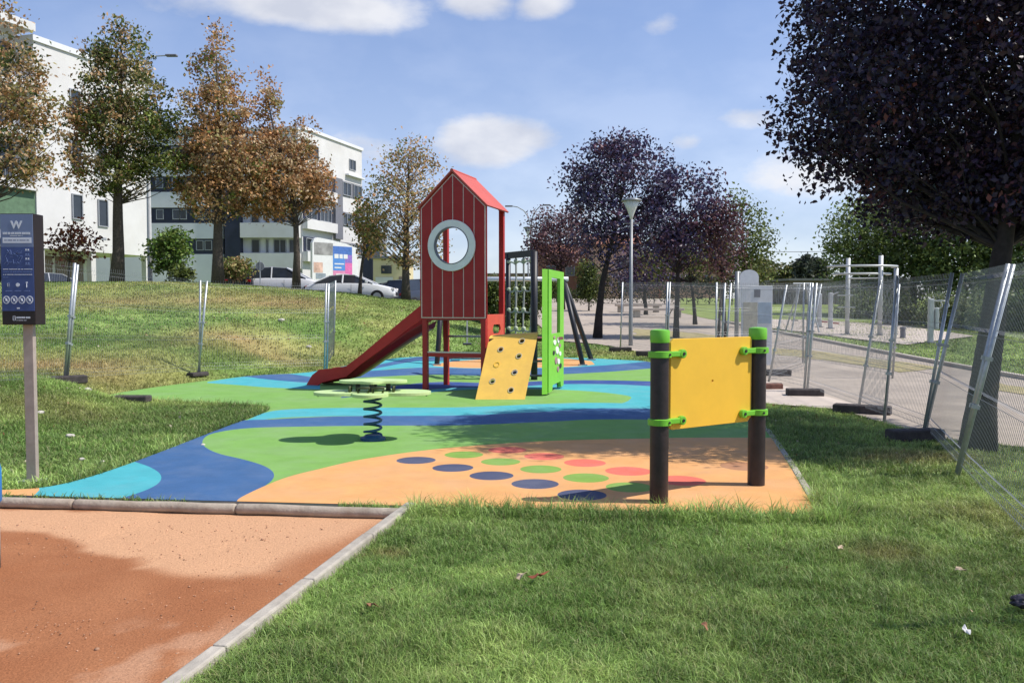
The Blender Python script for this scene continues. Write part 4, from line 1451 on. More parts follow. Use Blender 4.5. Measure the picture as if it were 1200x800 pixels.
for (x, z, w, h, m) in ((-.3, 2.6, .9, .7, GLASS), (-.5, 1.2, 1.5, 1.5, WHITE), (.95, 1.2, .35, 1.6, BROWN_DOOR)):
    MB().box((x, -.02, z), (w, .1, h)).build('window' if m is GLASS else ('shutter' if m is WHITE else 'door'), m, ky)


def house(label, px, pyb, d, w, h, depth, wallm, roofm, wins, rot=0, pitch=1.3):
    p = U(px, pyb, d)
    z = float(terrain(p.x, p.y))
    t = thing('house', label, 'house', (p.x, p.y, z), rot)
    MB().box((0, depth / 2, h / 2 - .2), (w, depth, h + .4)).build('wall', wallm, t)
    m = MB()
    m.prism([(-w / 2 - .3, -.3, h + .01), (w / 2 + .3, -.3, h + .01), (w / 2 + .3, depth / 2, h + pitch), (-w / 2 - .3, depth / 2, h + pitch)], (0, 0, .16))
    m.prism([(-w / 2 - .3, depth + .3, h + .01), (w / 2 + .3, depth + .3, h + .01), (w / 2 + .3, depth / 2, h + pitch), (-w / 2 - .3, depth / 2, h + pitch)], (0, 0, .16))
    m.build('roof', roofm, t, fix=True)
    for (x, zc, ww, hh) in wins:
        o = MB().box((x, -.02, zc), (ww, .12, hh)).build('window', GREYFRAME, t)
        MB().box((x, -.07, zc), (ww - .2, .06, hh - .2)).build('pane', GLASS, o)


BRICK = mat('brick_house_wall', (.30, .14, .09), .9, var=.18, scale=2)
PINK = mat('pink_house_wall', (.52, .30, .23), .85, var=.08, scale=1)
TILE = mat('red_roof_tile', (.30, .13, .085), .85, var=.25, scale=2)
CREAMW = mat('cream_house_wall', (.58, .46, .36), .85, var=.08, scale=1)
house('brown brick house left of the leaning purple trunk', 668, 342, 90, 6.6, 4.6, 8, BRICK, TILE, [(-2, 3, 1, 1.1), (0, 3, 1, 1.1), (2, 3, 1, 1.1), (-2, 1, 1, 1.2), (1.4, 1, 1.4, 1.2)])
house('pink plastered house with dark windows right of the leaning purple trunk', 722, 342, 84, 4.6, 5.2, 8, PINK, TILE, [(.6, 3.6, .9, 1.2), (1.7, 3.6, .7, 1.2), (.6, 1.4, .9, 1.2), (1.7, 1.4, .7, 1.2)])
house('cream house half hidden under the maroon tree', 762, 342, 88, 4.2, 3.8, 8, CREAMW, TILE, [(-.8, 2.4, .8, .9), (.6, 2.4, .8, .9)])
house('reddish house with white framed windows above the far lawn', 812, 338, 86, 6.2, 3.6, 8, PINK, TILE, [(-1.9, 1.9, 1.3, 1.0), (-.2, 1.9, 1.3, 1.0), (1.5, 1.9, .9, 1.0)])
house('long low brown building right of the map board', 1000, 350, 62, 9.0, 1.7, 6, mat('brown_low_wall', (.16, .13, .11), .9), mat('grey_low_roof', (.2, .19, .18), .8), [(-3, .8, 1, .9), (0, .8, 1, .9), (3, .8, 1, .9)], pitch=.05)
house('long pale building behind the climbing net', 592, 342, 96, 9.5, 2.9, 8, CREAMW, mat('brown_flat_roof', (.25, .2, .17), .8), [(-3, 1.6, 1.4, .8), (-.6, 1.6, 1.4, .8), (2.2, 1.6, 1.4, .8)], pitch=.05)

# advertising banner
p0, p1 = U(366, 325, 62), U(420, 329, 65)
bt = thing('advertising_banner', 'curved white roadside banner with a blue and pink panel and a photo strip', 'banner', (p0.x, p0.y, 2.0))
fb = Facade(bt, p0.xy, p1.xy)
BANW = mat('banner_white', (.72, .71, .70), .5, var=.05)
L_ = fb.L
hB = 3.3


def bp(u, z, w=0):
    return fb.pt(u, 3.15 + z, w)


pl = MB()
out2 = [(0, .1), (L_, .1)] + [(L_, hB - .75)] + [(L_ - .12, hB - .6), (L_ * .7, hB - .3), (L_ * .4, hB - .12), (.5, hB), (.2, hB - .1), (.04, hB - .4)]
pts2, tr2, O2 = cdt([out2])
pl.plate(tr2, pts2, bp, .25)
pl.build('board', BANW, bt)
ban_mats = [(.18, L_ * .44, 2.05, 2.95, mat('banner_grey', (.28, .27, .26), .5, var=.4, scale=2)), (.12, .9, .75, 1.5, mat('banner_skin', (.58, .38, .30), .5, var=.35, scale=3)),
            (.3, 1.15, .3, .7, mat('banner_slate', (.25, .29, .33), .5, var=.3, scale=3)), (L_ * .44, L_ * .86, 2.15, 2.75, mat('banner_blue_dark', (.07, .16, .45), .5, var=.2)),
            (L_ * .44, L_ * .70, .95, 2.14, mat('banner_blue', (.09, .25, .62), .5, var=.15)), (L_ * .705, L_ * .86, 1.55, 2.14, mat('banner_violet', (.27, .16, .5), .5, var=.2)),
            (L_ * .705, L_ * .86, .3, 1.54, mat('banner_pink', (.70, .16, .40), .5, var=.15)), (L_ * .44, L_ * .70, .3, .94, mat('banner_rose', (.66, .25, .42), .5, var=.15))]
for (a, b, c, d, m) in ban_mats:
    fb.slab(a, b, 3.15 + c, 3.15 + d, .004, .012, 'printed_panel', m, bt)
for k, (zl, a, b) in enumerate(((1.85, .47, .56), (1.85, .58, .65), (1.85, .67, .76), (1.4, .47, .68), (1.12, .47, .62), (.62, .5, .78), (.42, .5, .7))):
    fb.slab(L_ * a, L_ * b, 3.15 + zl, 3.15 + zl + (.32 if k < 3 else .09), .014, .02, 'white_lettering', BANW, bt)
for u in (.15, L_ - .15):
    fb.slab(u - .06, u + .06, 1.4, 3.3, -.33, -.26, 'leg', GREYFRAME, bt)


# ------------------------------------------------------------------ cars
def car(label, loc, rotz, paint, kind='sedan', L=4.45, proto_name='parked_car'):
    t = thing(proto_name, label, 'car', loc, rotz, 'cars parked beyond the bank')
    W2 = .88
    if kind == 'sedan':
        top = [(-2.2, .62, .50), (-2.18, .85, .78), (-1.6, .98, .84), (-.9, 1.0, .88), (.0, 1.0, .88), (.95, .98, .88), (1.3, .93, .86), (1.9, .80, .80), (2.15, .66, .70), (2.22, .5, .55)]
        gh = [(-1.75, .98, .76), (-1.05, 1.31, .60), (-.35, 1.38, .60), (.25, 1.35, .60), (1.15, .96, .74)]
    else:
        top = [(-2.15, .62, .62), (-2.12, .95, .82), (-1.6, 1.02, .86), (-.9, 1.04, .88), (.0, 1.04, .88), (.95, 1.02, .88), (1.35, .98, .86), (1.85, .84, .80), (2.1, .7, .7), (2.16, .5, .55)]
        gh = [(-2.0, 1.02, .76), (-1.75, 1.52, .62), (-.6, 1.6, .62), (.2, 1.55, .62), (1.25, 1.0, .74)]
    s = L / 4.45
    vs, fs = [], []
    for (x, z, w) in top:
        zb = .22 if abs(x) < 2.0 else .32
        zm = zb + (z - zb) * .55
        ring = [(x, -w * .92, zb), (x, -w, zb + .12), (x, -w * 1.01, zm), (x, -w * .95, z - .04), (x, -w * .8, z), (x, w * .8, z), (x, w * .95, z - .04), (x, w * 1.01, zm), (x, w, zb + .12), (x, w * .92, zb)]
        vs += [(a * s, b * s, c * s) for (a, b, c) in ring]
    k = 10
    for i in range(len(top) - 1):
        for j in range(k):
            j2 = (j + 1) % k
            fs.append((i * k + j, i * k + j2, (i + 1) * k + j2, (i + 1) * k + j))
    fs.append(tuple(range(k)))
    fs.append(tuple((len(top) - 1) * k + j for j in range(k)))
    MB().add(vs, fs).build('body', paint, t, smooth=True, bevel=.03)
    # glasshouse
    vs, fs = [], []
    for (x, z, w) in gh:
        zb = min(z - .01, .97 if kind == 'sedan' else 1.0)
        ww = w if z > 1.05 else w
        vs += [(x * s, -.80 * s, zb * s), (x * s, -ww * s, z * s - .005), (x * s, ww * s, z * s - .005), (x * s, .80 * s, zb * s)]
    for i in range(len(gh) - 1):
        for j in range(4):
            j2 = (j + 1) % 4
            fs.append((i * 4 + j, i * 4 + j2, (i + 1) * 4 + j2, (i + 1) * 4 + j))
    fs.append((0, 1, 2, 3))
    q = (len(gh) - 1) * 4
    fs.append((q, q + 1, q + 2, q + 3))
    MB().add(vs, fs).build('windows', GLASS, t)
    # roof and pillars
    r = MB()
    mid = gh[1:-1]
    for i in range(len(mid) - 1):
        (xa, za, wa), (xb, zb_, wb) = mid[i], mid[i + 1]
        r.prism([(xa * s, -wa * s, za * s), (xa * s, wa * s, za * s), (xb * s, wb * s, zb_ * s), (xb * s, -wb * s, zb_ * s)], (0, 0, .035))
    for sgn in (-1, 1):
        for i, (ia, ib) in enumerate(((0, 1), (4, 3))):
            a, b = gh[ia], gh[ib]
            r.tube([(a[0] * s, sgn * .79 * s, a[1] * s), (b[0] * s, sgn * b[2] * s, b[1] * s)], .045, 5)
        r.tube([(gh[2][0] * s, sgn * .80 * s, .98 * s), (gh[2][0] * s, sgn * gh[2][2] * s, gh[2][1] * s)], .04, 5)
    r.build('roof', paint, t)
    tyre = mat('tyre_rubber', (.02, .02, .02), .85)
    rimm = mat('wheel_rim', (.35, .35, .36), .35, metal=.7)
    for x in (-1.38, 1.36):
        for sgn in (-1, 1):
            m = MB()
            m.tube([(x * s, sgn * .70 * s, .32 * s), (x * s, sgn * .905 * s, .32 * s)], .325 * s, 20)
            w = m.build('wheel', tyre, t, bevel=.02)
            MB().tube([(x * s, sgn * .90 * s, .32 * s), (x * s, sgn * .915 * s, .32 * s)], .20 * s, 12).build('rim', rimm, w)
    for sgn in (-1, 1):
        MB().box((2.08 * s, sgn * .58 * s, .68 * s), (.2, .28, .12)).build('headlight', GREYWHITE, t, bevel=.02)
        MB().box((-2.12 * s, sgn * .62 * s, .78 * s), (.14, .26, .13)).build('tail_light', mat('red_lamp', (.35, .01, .01), .3), t, bevel=.02)
        MB().box((.85 * s, sgn * .96 * s, 1.02 * s), (.12, .16, .11)).build('mirror', paint, t, bevel=.02)
        MB().box((.1 * s, sgn * .895 * s, .62 * s), (.012, .012, .6)).build('door_gap', BLACKMETAL, t)
    MB().box((2.19 * s, 0, .46 * s), (.1, 1.0, .18)).build('grille', BLACKMETAL, t, bevel=.02)
    return t


PW = mat('white_car_paint', (.70, .70, .70), .3, var=.02, coat=.5)
PK = mat('black_car_paint', (.018, .019, .022), .3, var=.05, coat=.5)
PG = mat('dark_blue_car_paint', (.03, .035, .05), .3, var=.05, coat=.5)
PS = mat('silver_car_paint', (.42, .43, .44), .35, metal=.4, var=.04, coat=.4)
gzr = lambda px, y: float(terrain(U(px, 340, y).x, y))
for (px, y, rz, pm, kd, lab) in ((413, 42.5, 0.0, PW, 'sedan', 'white saloon car parked in front of the blue and pink banner'),
                                 (335, 46.5, 0.05, PW, 'hatch', 'white hatchback parked left of the white saloon car'),
                                 (292, 47.5, pi * .5, PK, 'hatch', 'black car parked beside the olive shrub'),
                                 (470, 50, 0.35, PK, 'sedan', 'black car behind the bonnet of the white saloon'),
                                 (490, 47, 1.0, PG, 'hatch', 'dark blue car behind the trunk of the sparse tree'),
                                 (64, 50.5, 0.9, PS, 'hatch', 'silver car under the white block by the small red tree')):
    x = U(px, 340, y).x
    car(lab, (x, y, float(terrain(x, y)) - (.45 if px < 100 else .20)), rz, pm, kd)
ROAD = mat('asphalt', (.055, .055, .058), .9, var=.15, scale=2, bump=.3)
rx_ = [(-70, 40.6), (-3.0, 40.6), (-1.6, 49), (-3, 52), (-70, 52)]
ptsr, trr, _o = cdt([rx_])
bm = refine(ptsr, trr, [41.2, 42, 43, 45, 48], list(range(-66, -2, 3)) + [-20.5, -13, -11, -8, -7, -5.5, -4.5, -3.5, -2.5])
finish_sheet(bm, 'street', ROAD, terrain, .045, None, 'structure')

# road sign poles by the cars
for (px, d, top, lab) in ((305, 43, 312, 'grey traffic sign on a pole seen from behind by the black car'),):
    p = U(px, 334, d)
    t = thing('traffic_sign', lab, 'sign', (p.x, p.y, float(terrain(p.x, p.y))))
    MB().tube([(0, 0, 0), (0, 0, 1.6)], .03, 6).build('pole', GALV, t)
    MB().tube([(.0, -.02, 1.3), (0, .02, 1.3)], .22, 14).build('plate', GREYFRAME, t)

# ------------------------------------------------------------------ street lamps
LAMPGREY = mat('lamp_grey', (.22, .23, .235), .45, metal=.3, var=.08)
DIFF = mat('frosted_diffuser', (.62, .64, .60), .35, var=.05)


def funnel_lamp(label, px, pyb, pyt, d=None):
    p = G(px, pyb) if d is None else U(px, pyb, d)
    y = p.y
    h = (pyb - pyt) * y / 1000
    z = float(terrain(p.x, p.y)) if d is None else p.z
    t = thing('street_lamp', label, 'street lamp', (p.x, p.y, z), 0, 'park lamps with funnel heads')
    s = h / 4.25
    MB().tube([(0, 0, -.1), (0, 0, .5), (0, 0, h - .6 * s)], [.065, .06, .042], 12).build('pole', LAMPGREY, t, smooth=True)
    MB().lathe([(.035 * s, h - .62 * s), (.06 * s, h - .5 * s), (.13 * s, h - .32 * s), (.24 * s, h - .10 * s)], n=18).build('diffuser', DIFF, t, smooth=True)
    MB().lathe([(.28 * s, h - .10 * s), (.30 * s, h - .07 * s), (.26 * s, h - .03 * s), (.1 * s, h)], n=20).build('cap', LAMPGREY, t, smooth=True)
    MB().tube([(-.24 * s, 0, h - .72 * s), (.24 * s, 0, h - .72 * s)], .014, 6).build('cross_bar', LAMPGREY, t)
    return t


funnel_lamp('grey funnel headed park lamp in front of the purple trees', 739, 405, 232)
funnel_lamp('dark flat headed park lamp in front of the far double armed lamp', 619, 352, 266, 58)
p = U(622, 345, 80)
t = thing('double_lamp', 'tall slim street light with two curved arms above the climbing net', 'street light', (p.x, p.y, float(terrain(p.x, p.y))))
zt = U(622, 262, 80).z - p.z
MB().tube([(0, 0, -1), (0, 0, zt)], [.12, .07], 8).build('pole', LAMPGREY, t)
for sgn, w in ((-1, 1.9), (1, 1.35)):
    hh = zt + 2.0 + (.1 if sgn > 0 else 0)
    arc = [(0, 0, zt), (sgn * w * .12, 0, zt + 1.0), (sgn * w * .35, 0, zt + 1.6), (sgn * w * .65, 0, hh - .08), (sgn * w * .9, 0, hh)]
    MB().tube(arc, [.06, .055, .05, .045, .04], 6).build('arm', LAMPGREY, t)
    MB().box((sgn * w * 1.08, 0, hh + .01), (.7, .3, .12)).build('lamp_head', GREYCLAD, t, bevel=.03)
p = U(176, 331, 47)
t = thing('street_light', 'tall pale street light pole at the right end of the white gable', 'street light', (p.x, p.y, float(terrain(p.x, p.y))))
hh = U(176, 66, 47).z - float(terrain(p.x, p.y))
MB().tube([(0, 0, -.2), (0, 0, 3), (0, 0, hh - .4), (.15, 0, hh - .1), (.5, 0, hh)], [.13, .12, .075, .06, .05], 10).build('pole', mat('pale_pole', (.55, .55, .54), .6), t, smooth=True)
MB().tube([(.5, 0, hh), (1.1, 0, hh + .03)], .035, 8).build('arm', GALV, t)
MB().box((1.38, 0, hh + .03), (.62, .3, .11)).build('lamp_head', GREYCLAD, t, bevel=.04)

# overhead line
p = U(876, 294, 120)
q = U(1010, 292, 120)
t = MB().tube([p + (q - p) * (k / 10 * 1.4 - .1) + Vector((0, 0, -.25 * (1 - (k / 5 - 1) ** 2))) for k in range(11)], .035, 5).build('overhead_cable', BLACKMETAL)
tag(t, 'single dark overhead cable crossing the sky behind the loose green tree', 'cable')

# ------------------------------------------------------------------ play tower
PHI = radians(18)
FX, FY = Vector((cos(PHI), -sin(PHI), 0)), Vector((sin(PHI), cos(PHI), 0))     # along facade, into depth
t0 = U(494.5, 459, 15.0)
tower = thing('play_tower', 'red wooden playhouse tower with porthole, slide and yellow climbing wall', 'play tower', (t0.x, t0.y, 0), -PHI)
K = .015          # metres per photo pixel at the facade


def tl(u, v, z):
    return Vector((u, v, z))


WT = 77 * K / cos(PHI) * .985
DT = 1.06
zc = lambda py: 1.5 + (358 - py) * K
zb, ze, za = zc(372.5), zc(245), zc(206.5)
# facade planks with the porthole cut out
pc_ = (37.0 * K / cos(PHI), zc(289))
gable = lambda u: ze + (za - ze) * (1 - abs(u - WT / 2) / (WT / 2))
polys = []
gap = .017
npl = 6
mrg = .010
for i in range(npl):
    u0 = mrg + (WT - 2 * mrg) * i / npl + gap / 2
    u1 = mrg + (WT - 2 * mrg) * (i + 1) / npl - gap / 2
    polys.append([(u0, zb + .016), (u1, zb + .016), (u1, gable(u1) - .025), (u0, gable(u0) - .025)] if not (u0 < WT / 2 < u1) else
                 [(u0, zb + .016), (u1, zb + .016), (u1, gable(u1) - .025), (WT / 2, za - .025), (u0, gable(u0) - .025)])
RO, RI = 29.5 * K, 21.3 * K
hole = circle2(pc_[0], pc_[1], RI + .03, 40)
pts, tris, O = cdt(polys + [hole])
hid = len(polys)
for i in range(npl):
    for half in (0, 1):
        tr = [t_ for t_, o in zip(tris, O) if i in o and hid not in o]
        if i in (2, 3):
            tr = [t_ for t_ in tr if (sum(pts[q][1] for q in t_) / 3 > pc_[1]) == bool(half)]
        elif half:
            continue
        MB().plate(tr, pts, lambda a, b, w: Vector((a, -.0105 - w - .007, b)), .007).build('plank', RED, tower)
outl = [(0, zb), (WT, zb), (WT, ze), (WT / 2, za), (0, ze)]
pts, tris, O = cdt([outl, hole])
tr = [t_ for t_, o in zip(tris, O) if 0 in o and 1 not in o]
MB().plate(tr, pts, lambda a, b, w: Vector((a, -.010 - w - .0, b)), .018).build('backing_panel', CREAM, tower)
# narrow dark red rim of the gable
rimm = MB()
ring_pts = [(0, zb), (WT, zb), (WT, ze), (WT / 2, za), (0, ze)]
for i in range(5):
    a, b = ring_pts[i], ring_pts[(i + 1) % 5]
    rimm.bar((a[0], .006, a[1]), (b[0], .006, b[1]), .05, .014, up=(0, 1, 0))
rimm.build('gable_rim', RED_METAL, tower)
# porthole ring
rg = MB()
o_, i_ = circle2(pc_[0], pc_[1], RO, 48), circle2(pc_[0], pc_[1], RI, 48)
pts, tris, O = cdt([o_, i_])
tr = [t_ for t_, o in zip(tris, O) if 1 not in o]
rg.plate(tr, pts, lambda a, b, w: Vector((a, -.055 - w, b)), .035)
rg.build('porthole_ring', GREYWHITE, tower, bevel=.008)
tb2 = MB()
i2 = circle2(pc_[0], pc_[1], RI - .012, 48)
i1 = circle2(pc_[0], pc_[1], RI + .002, 48)
pts, tris, O = cdt([i1, i2])
tb2.plate([t_ for t_, o in zip(tris, O) if 1 not in o], pts, lambda a, b, w: Vector((a, -.06 - w, b)), .10)
tb2.build('porthole_gasket', GREYCLAD, tower)
# roof
for sgn, nm in ((1, 'r'), (-1, 'l')):
    uE = WT + .03 if sgn > 0 else -.03
    a = Vector((WT / 2, -.06, za + .015))
    e = Vector((uE, -.06, ze + .0 - .02))
    poly = [a, e, e + Vector((0, DT + .1, 0)), a + Vector((0, DT + .1, 0))]
    nrm = (e - a).cross(Vector((0, 1, 0))).normalized()
    if nrm.z < 0:
        nrm = -nrm
    MB().prism([q + nrm * .012 for q in poly], nrm * .028).build('roof_panel', RED_ROOF, tower, bevel=.004)
MB().tube([(WT / 2, -.06, za + .05), (WT / 2, DT + .04, za + .05)], .03, 8).build('ridge', RED_ROOF, tower)
# back gable frame
bf = MB()
bf.bar((.05, DT, ze), (WT / 2, DT, za - .02), .05, .06, up=(0, 1, 0))
bf.bar((WT / 2, DT, za - .02), (WT - .05, DT, ze), .05, .06, up=(0, 1, 0))
bf.build('back_gable_frame', RED_METAL, tower)
# posts
for (u, v) in ((.05, .05), (WT - .05, .05), (.05, DT - .05), (WT - .05, DT - .05)):
    top = ze + .03
    MB().box((u, v, top / 2), (.09, .09, top)).build('post', RED_METAL, tower, bevel=.006)
    MB().box((u, v, .012), (.15, .15, .024)).build('post_foot', BLACKMETAL, tower)
MB().box((WT / 2, DT / 2, zb - .01), (WT - .02, DT - .02, .06)).build('deck', mat('deck_board', (.16, .06, .05), .7, var=.2), tower)
for (z, v, nm, m) in ((zc(413), .05, 'lower_beam', RED_METAL),):
    MB().box((WT / 2, v, z - .03), (WT - .2, .06, .085)).build(nm, m, tower, bevel=.004)
MB().box((WT / 2, .05, zc(411) - .02), (WT - .2, .064, .022)).build('beam_top', CREAM, tower)
for z in (zc(396), zc(423)):
    MB().tube([(.1, DT - .05, z), (WT - .1, DT - .05, z)], .02, 8).build('rung', GALV, tower, smooth=True)
# inner arch under the facade
ar = MB()
for (u0, u1) in ((.1, .16), (WT - .16, WT - .1)):
    pass
for sgn, u in ((1, .095), (-1, WT - .095)):
    ar.prism([(u, .03, zb - .005), (u + sgn * .09, .03, zb - .005), (u + sgn * .03, .03, zb - .035), (u, .03, zb - .1)], (0, .04, 0))
ar.build('corner_brace', RED_METAL, tower)
# safety panel at right side (orange red with a slot)
SW = DT - .18
so = [(0, 0), (SW, 0), (SW, .70), (.06, .70), (0, .64)]
slot = [(SW * .38, .36), (SW * .74, .36), (SW * .80, .42), (SW * .80, .46), (SW * .74, .52), (SW * .38, .52), (SW * .32, .46), (SW * .32, .42)]
pts, tris, O = cdt([so, slot])
MB().plate([t_ for t_, o in zip(tris, O) if 1 not in o], pts, lambda a, b, w: Vector((WT - .03 + w + .03, .09 + a, zc(415) + b)), .03).build('safety_panel', ORANGE_RED, tower, bevel=.004)
MB().box((WT + .04, .58, zc(415) - .02 + .0), (.10, SW, .05)).build('safety_panel_rail', ORANGE_RED, tower)
# left side upper grip panel and rear rail
MB().tube([(.05, .1, zb + .75), (.05, DT - .1, zb + .75)], .018, 8).build('grab_rail', RED_METAL, tower)

# slide: profile measured at the facade depth, going out along -u
sp_top = [(495, 356), (488, 359), (470, 374), (450, 391), (420, 417), (402, 431), (386, 434), (369, 436), (360, 443), (352, 459.5)]
sp_bot = [(366, 459.5), (372, 452), (386, 448), (402, 444), (418, 430), (450, 406), (475, 386), (495, 372)]
KS = .0152
prof = [(-(495 - x) * KS / cos(PHI) * 1.068, 1.5 + (358 - y) * KS) for (x, y) in sp_top + sp_bot]
prof = [(u, max(z, .0)) for (u, z) in prof]
pts, tris, O = cdt([prof])
for v in (.16, .66):
    MB().plate(tris, pts, lambda a, b, w: Vector((a, v - w, b)), .035).build('slide_side', SLIDE_RED, tower, bevel=.006)
ch = MB()
floor = [(495, 384), (475, 396), (450, 414), (425, 432.5), (408, 443.5), (386, 449), (374, 451), (368, 453)]
fl = [Vector((-(495 - x) * KS / cos(PHI) * 1.068, 0, 1.5 + (358 - y) * KS)) for (x, y) in floor]
for i in range(len(fl) - 1):
    a, b = fl[i], fl[i + 1]
    prof_v = [(.196, .10), (.27, -.005), (.34, -.03), (.51, -.03), (.58, -.005), (.659, .10)]
    for (v0, h0_), (v1, h1_) in zip(prof_v[:-1], prof_v[1:]):
        ch.prism([(a.x, v0, a.z + h0_), (b.x, v0, b.z + h0_), (b.x, v1, b.z + h1_), (a.x, v1, a.z + h1_)], (0, 0, .018))
ch.build('slide_chute', mat('slide_chute', (.22, .016, .018), .35), tower)
MB().box((-.02, .41, zb + .016), (.06, .5, .05)).build('slide_lip', SLIDE_RED, tower)

# climbing wall (yellow, leaning), local frame built from world corners
inv = Matrix.Rotation(PHI, 3, 'Z')


def to_tower(p):
    return inv @ (Vector(p) - Vector((t0.x, t0.y, 0)))


b0, b1w = U(557, 469.5, 13.55), U(615, 470, 13.55)
b0.z = b1w.z = .005
h0, h1 = U(573, 397, 14.1), U(630, 393, 14.1)
ub = (b1w - b0)
vb = (h0 - b0)
BW, BH = ub.length, vb.length
nb = ub.cross(vb).normalized()


def cwf(a, b, w):
    p = b0 + ub * a + (vb.lerp(h1 - b1w, a)) * b + nb * w
    return to_tower(p)


co = [(0, 0), (1, 0), (1, 1.0), (.1, 1.0), (0, .94)]
holes_px = [(586.7, 409.5, 1), (611.7, 400.5, 1), (608, 418.8, 1), (582, 428, 0), (603, 438, 1), (577, 448, 1), (598.7, 458.8, 1)]


def px_to_ab(px, py):
    b = (469.7 - py) / (469.7 - 395.0)
    x0 = 557 + (573 - 557) * b
    x1 = 615 + (630 - 615) * b
    return (px - x0) / (x1 - x0), b


hp = [(px_to_ab(x, y), f) for (x, y, f) in holes_px]
hc_ = [circle2(a, b, .036 / BW, 16, .036 / BH) for ((a, b), f) in hp if f]
pts, tris, O = cdt([co] + hc_)
MB().plate([t_ for t_, o in zip(tris, O) if o == {0}], pts, cwf, .03).build('climbing_wall', YELLOW_WALL, tower, bevel=.003)
for ((a, b), f) in hp:
    ro, ri = (.050, .037) if f else (.05, .036)
    pts, tris, O = cdt([circle2(a, b, ro / BW, 18, ro / BH), circle2(a, b, ri / BW, 18, ri / BH)])
    MB().plate([t_ for t_, o in zip(tris, O) if 1 not in o], pts, lambda a_, b_, w: cwf(a_, b_, w + .008), .02).build('hold_ring', mat('tan_ring', (.52, .45, .30), .6) if f else YELLOW, tower)
    if f:
        pts, tris, O = cdt([circle2(a, b, (ri - .002) / BW, 14, (ri - .002) / BH)])
        MB().plate(tris, pts, lambda a_, b_, w: cwf(a_, b_, w - .045), .03).build('hole_dark_disc', mat('hole_dark', (.05, .05, .03), .8), tower)  # dark disc behind the opening, stands for the shade seen through it
# folded top of the wall: curved lip that rolls back to the deck
lip = MB()
rows = []
for k in range(7):
    q = k / 6 * radians(75)
    rows.append((sin(q) * .16, (1 - cos(q)) * .16))
back = Vector((sin(PHI), cos(PHI), 0))
for k in range(6):
    (z0_, d0_), (z1_, d1_) = rows[k], rows[k + 1]
    A, B = h0, h1
    quad = [A + Vector((0, 0, z0_ * .35)) + back * d0_, B + Vector((0, 0, z0_ * .35)) + back * d0_, B + Vector((0, 0, z1_ * .35)) + back * d1_, A + Vector((0, 0, z1_ * .35)) + back * d1_]
    lip.prism([to_tower(p) for p in quad], to_tower(quad[0] + Vector((0, .02, 0))) - to_tower(quad[0]))
lip.build('wall_lip', YELLOW_WALL, tower)
# deck behind the climbing wall
dc = [U(573, 397, 14.25), U(637, 395, 14.3), U(660, 393, 15.1), U(590, 393, 15.5)]
zz0 = h0.z - .05
MB().prism([to_tower((p.x, p.y, zz0)) for p in dc], (0, 0, .05)).build('entry_deck', mat('deck_board', (.16, .06, .05), .7), tower)

# lime side wall of the entry: a wall running into the depth with an opening, and a front plank
g0 = U(643, 464, 14.15)
g1 = U(660.5, 455, 15.46)
gl = U(635, 466.5, 14.05)
g0.z = g1.z = gl.z = 0
gu = (g1 - g0)
GWd = gu.length
gn = gu.normalized().cross(Vector((0, 0, 1)))
Hf = 2.10
fo = [(0, .05), (GWd * .22, .05), (GWd * .26, .15), (GWd * .78, .15), (GWd * .82, .05), (GWd, .05), (GWd, Hf), (0, Hf)]
op = [(GWd * .18, 1.02), (GWd * .74, 1.02), (GWd * .74, Hf - .13), (GWd * .18, Hf - .13)]
pts, tris, O = cdt([fo, op])
gfr = lambda a, b, w: to_tower(g0 + gu.normalized() * a + Vector((0, 0, b)) + gn * w)
MB().plate([t_ for t_, o in zip(tris, O) if 1 not in o], pts, gfr, .05).build('lime_wall', LIME, tower, bevel=.004)
fd = (gl - g0)
ftk = Vector((sin(PHI), cos(PHI), 0)) * .05
MB().prism([to_tower(g0 + fd * .28 + Vector((0, 0, .03))), to_tower(gl + Vector((0, 0, .03))), to_tower(gl + Vector((0, 0, Hf))), to_tower(g0 + fd * .28 + Vector((0, 0, Hf)))],
           to_tower(g0 + ftk) - to_tower(g0)).build('lime_plank', LIME, tower, bevel=.004)
bk_ = g1 - gn * .0
MB().prism([to_tower(g1 + fd * .28 + Vector((0, 0, .03))), to_tower(g1 + fd + Vector((0, 0, .03))), to_tower(g1 + fd + Vector((0, 0, Hf))), to_tower(g1 + fd * .28 + Vector((0, 0, Hf)))],
           to_tower(g0 - ftk) - to_tower(g0)).build('lime_plank', LIME, tower, bevel=.004)
# game pieces on the lime panel
gm = [(.36, .60, .05, 'w'), (.60, .62, .045, 'w'), (.70, .55, .04, 'p'), (.30, .48, .035, 'd'), (.52, .50, .06, 'w'), (.72, .45, .04, 'w'), (.45, .38, .05, 'p'), (.62, .36, .045, 'w'), (.75, .30, .04, 'd'), (.58, .27, .04, 'p'), (.33, .66, .03, 'p')]
cm = {'w': GREYWHITE, 'p': mat('mauve_piece', (.35, .2, .22), .6), 'd': BLACKMETAL}
for (a, z, r, k) in gm:
    pts, tris, O = cdt([circle2(a * GWd, z * 1.45, r * 2.2, 12, r * random.uniform(.8, 1.3))])
    MB().plate(tris, pts, lambda x, y, w: gfr(x, y, w + .012), .012).build('game_piece', cm[k], tower)
for (px, py) in ((630, 423), (630, 440)):
    a, b = to_tower(U(615, py, 14.9)), to_tower(U(645, py, 14.7))
    MB().tube([a, b], .02, 8).build('step_rung', GALV, tower)

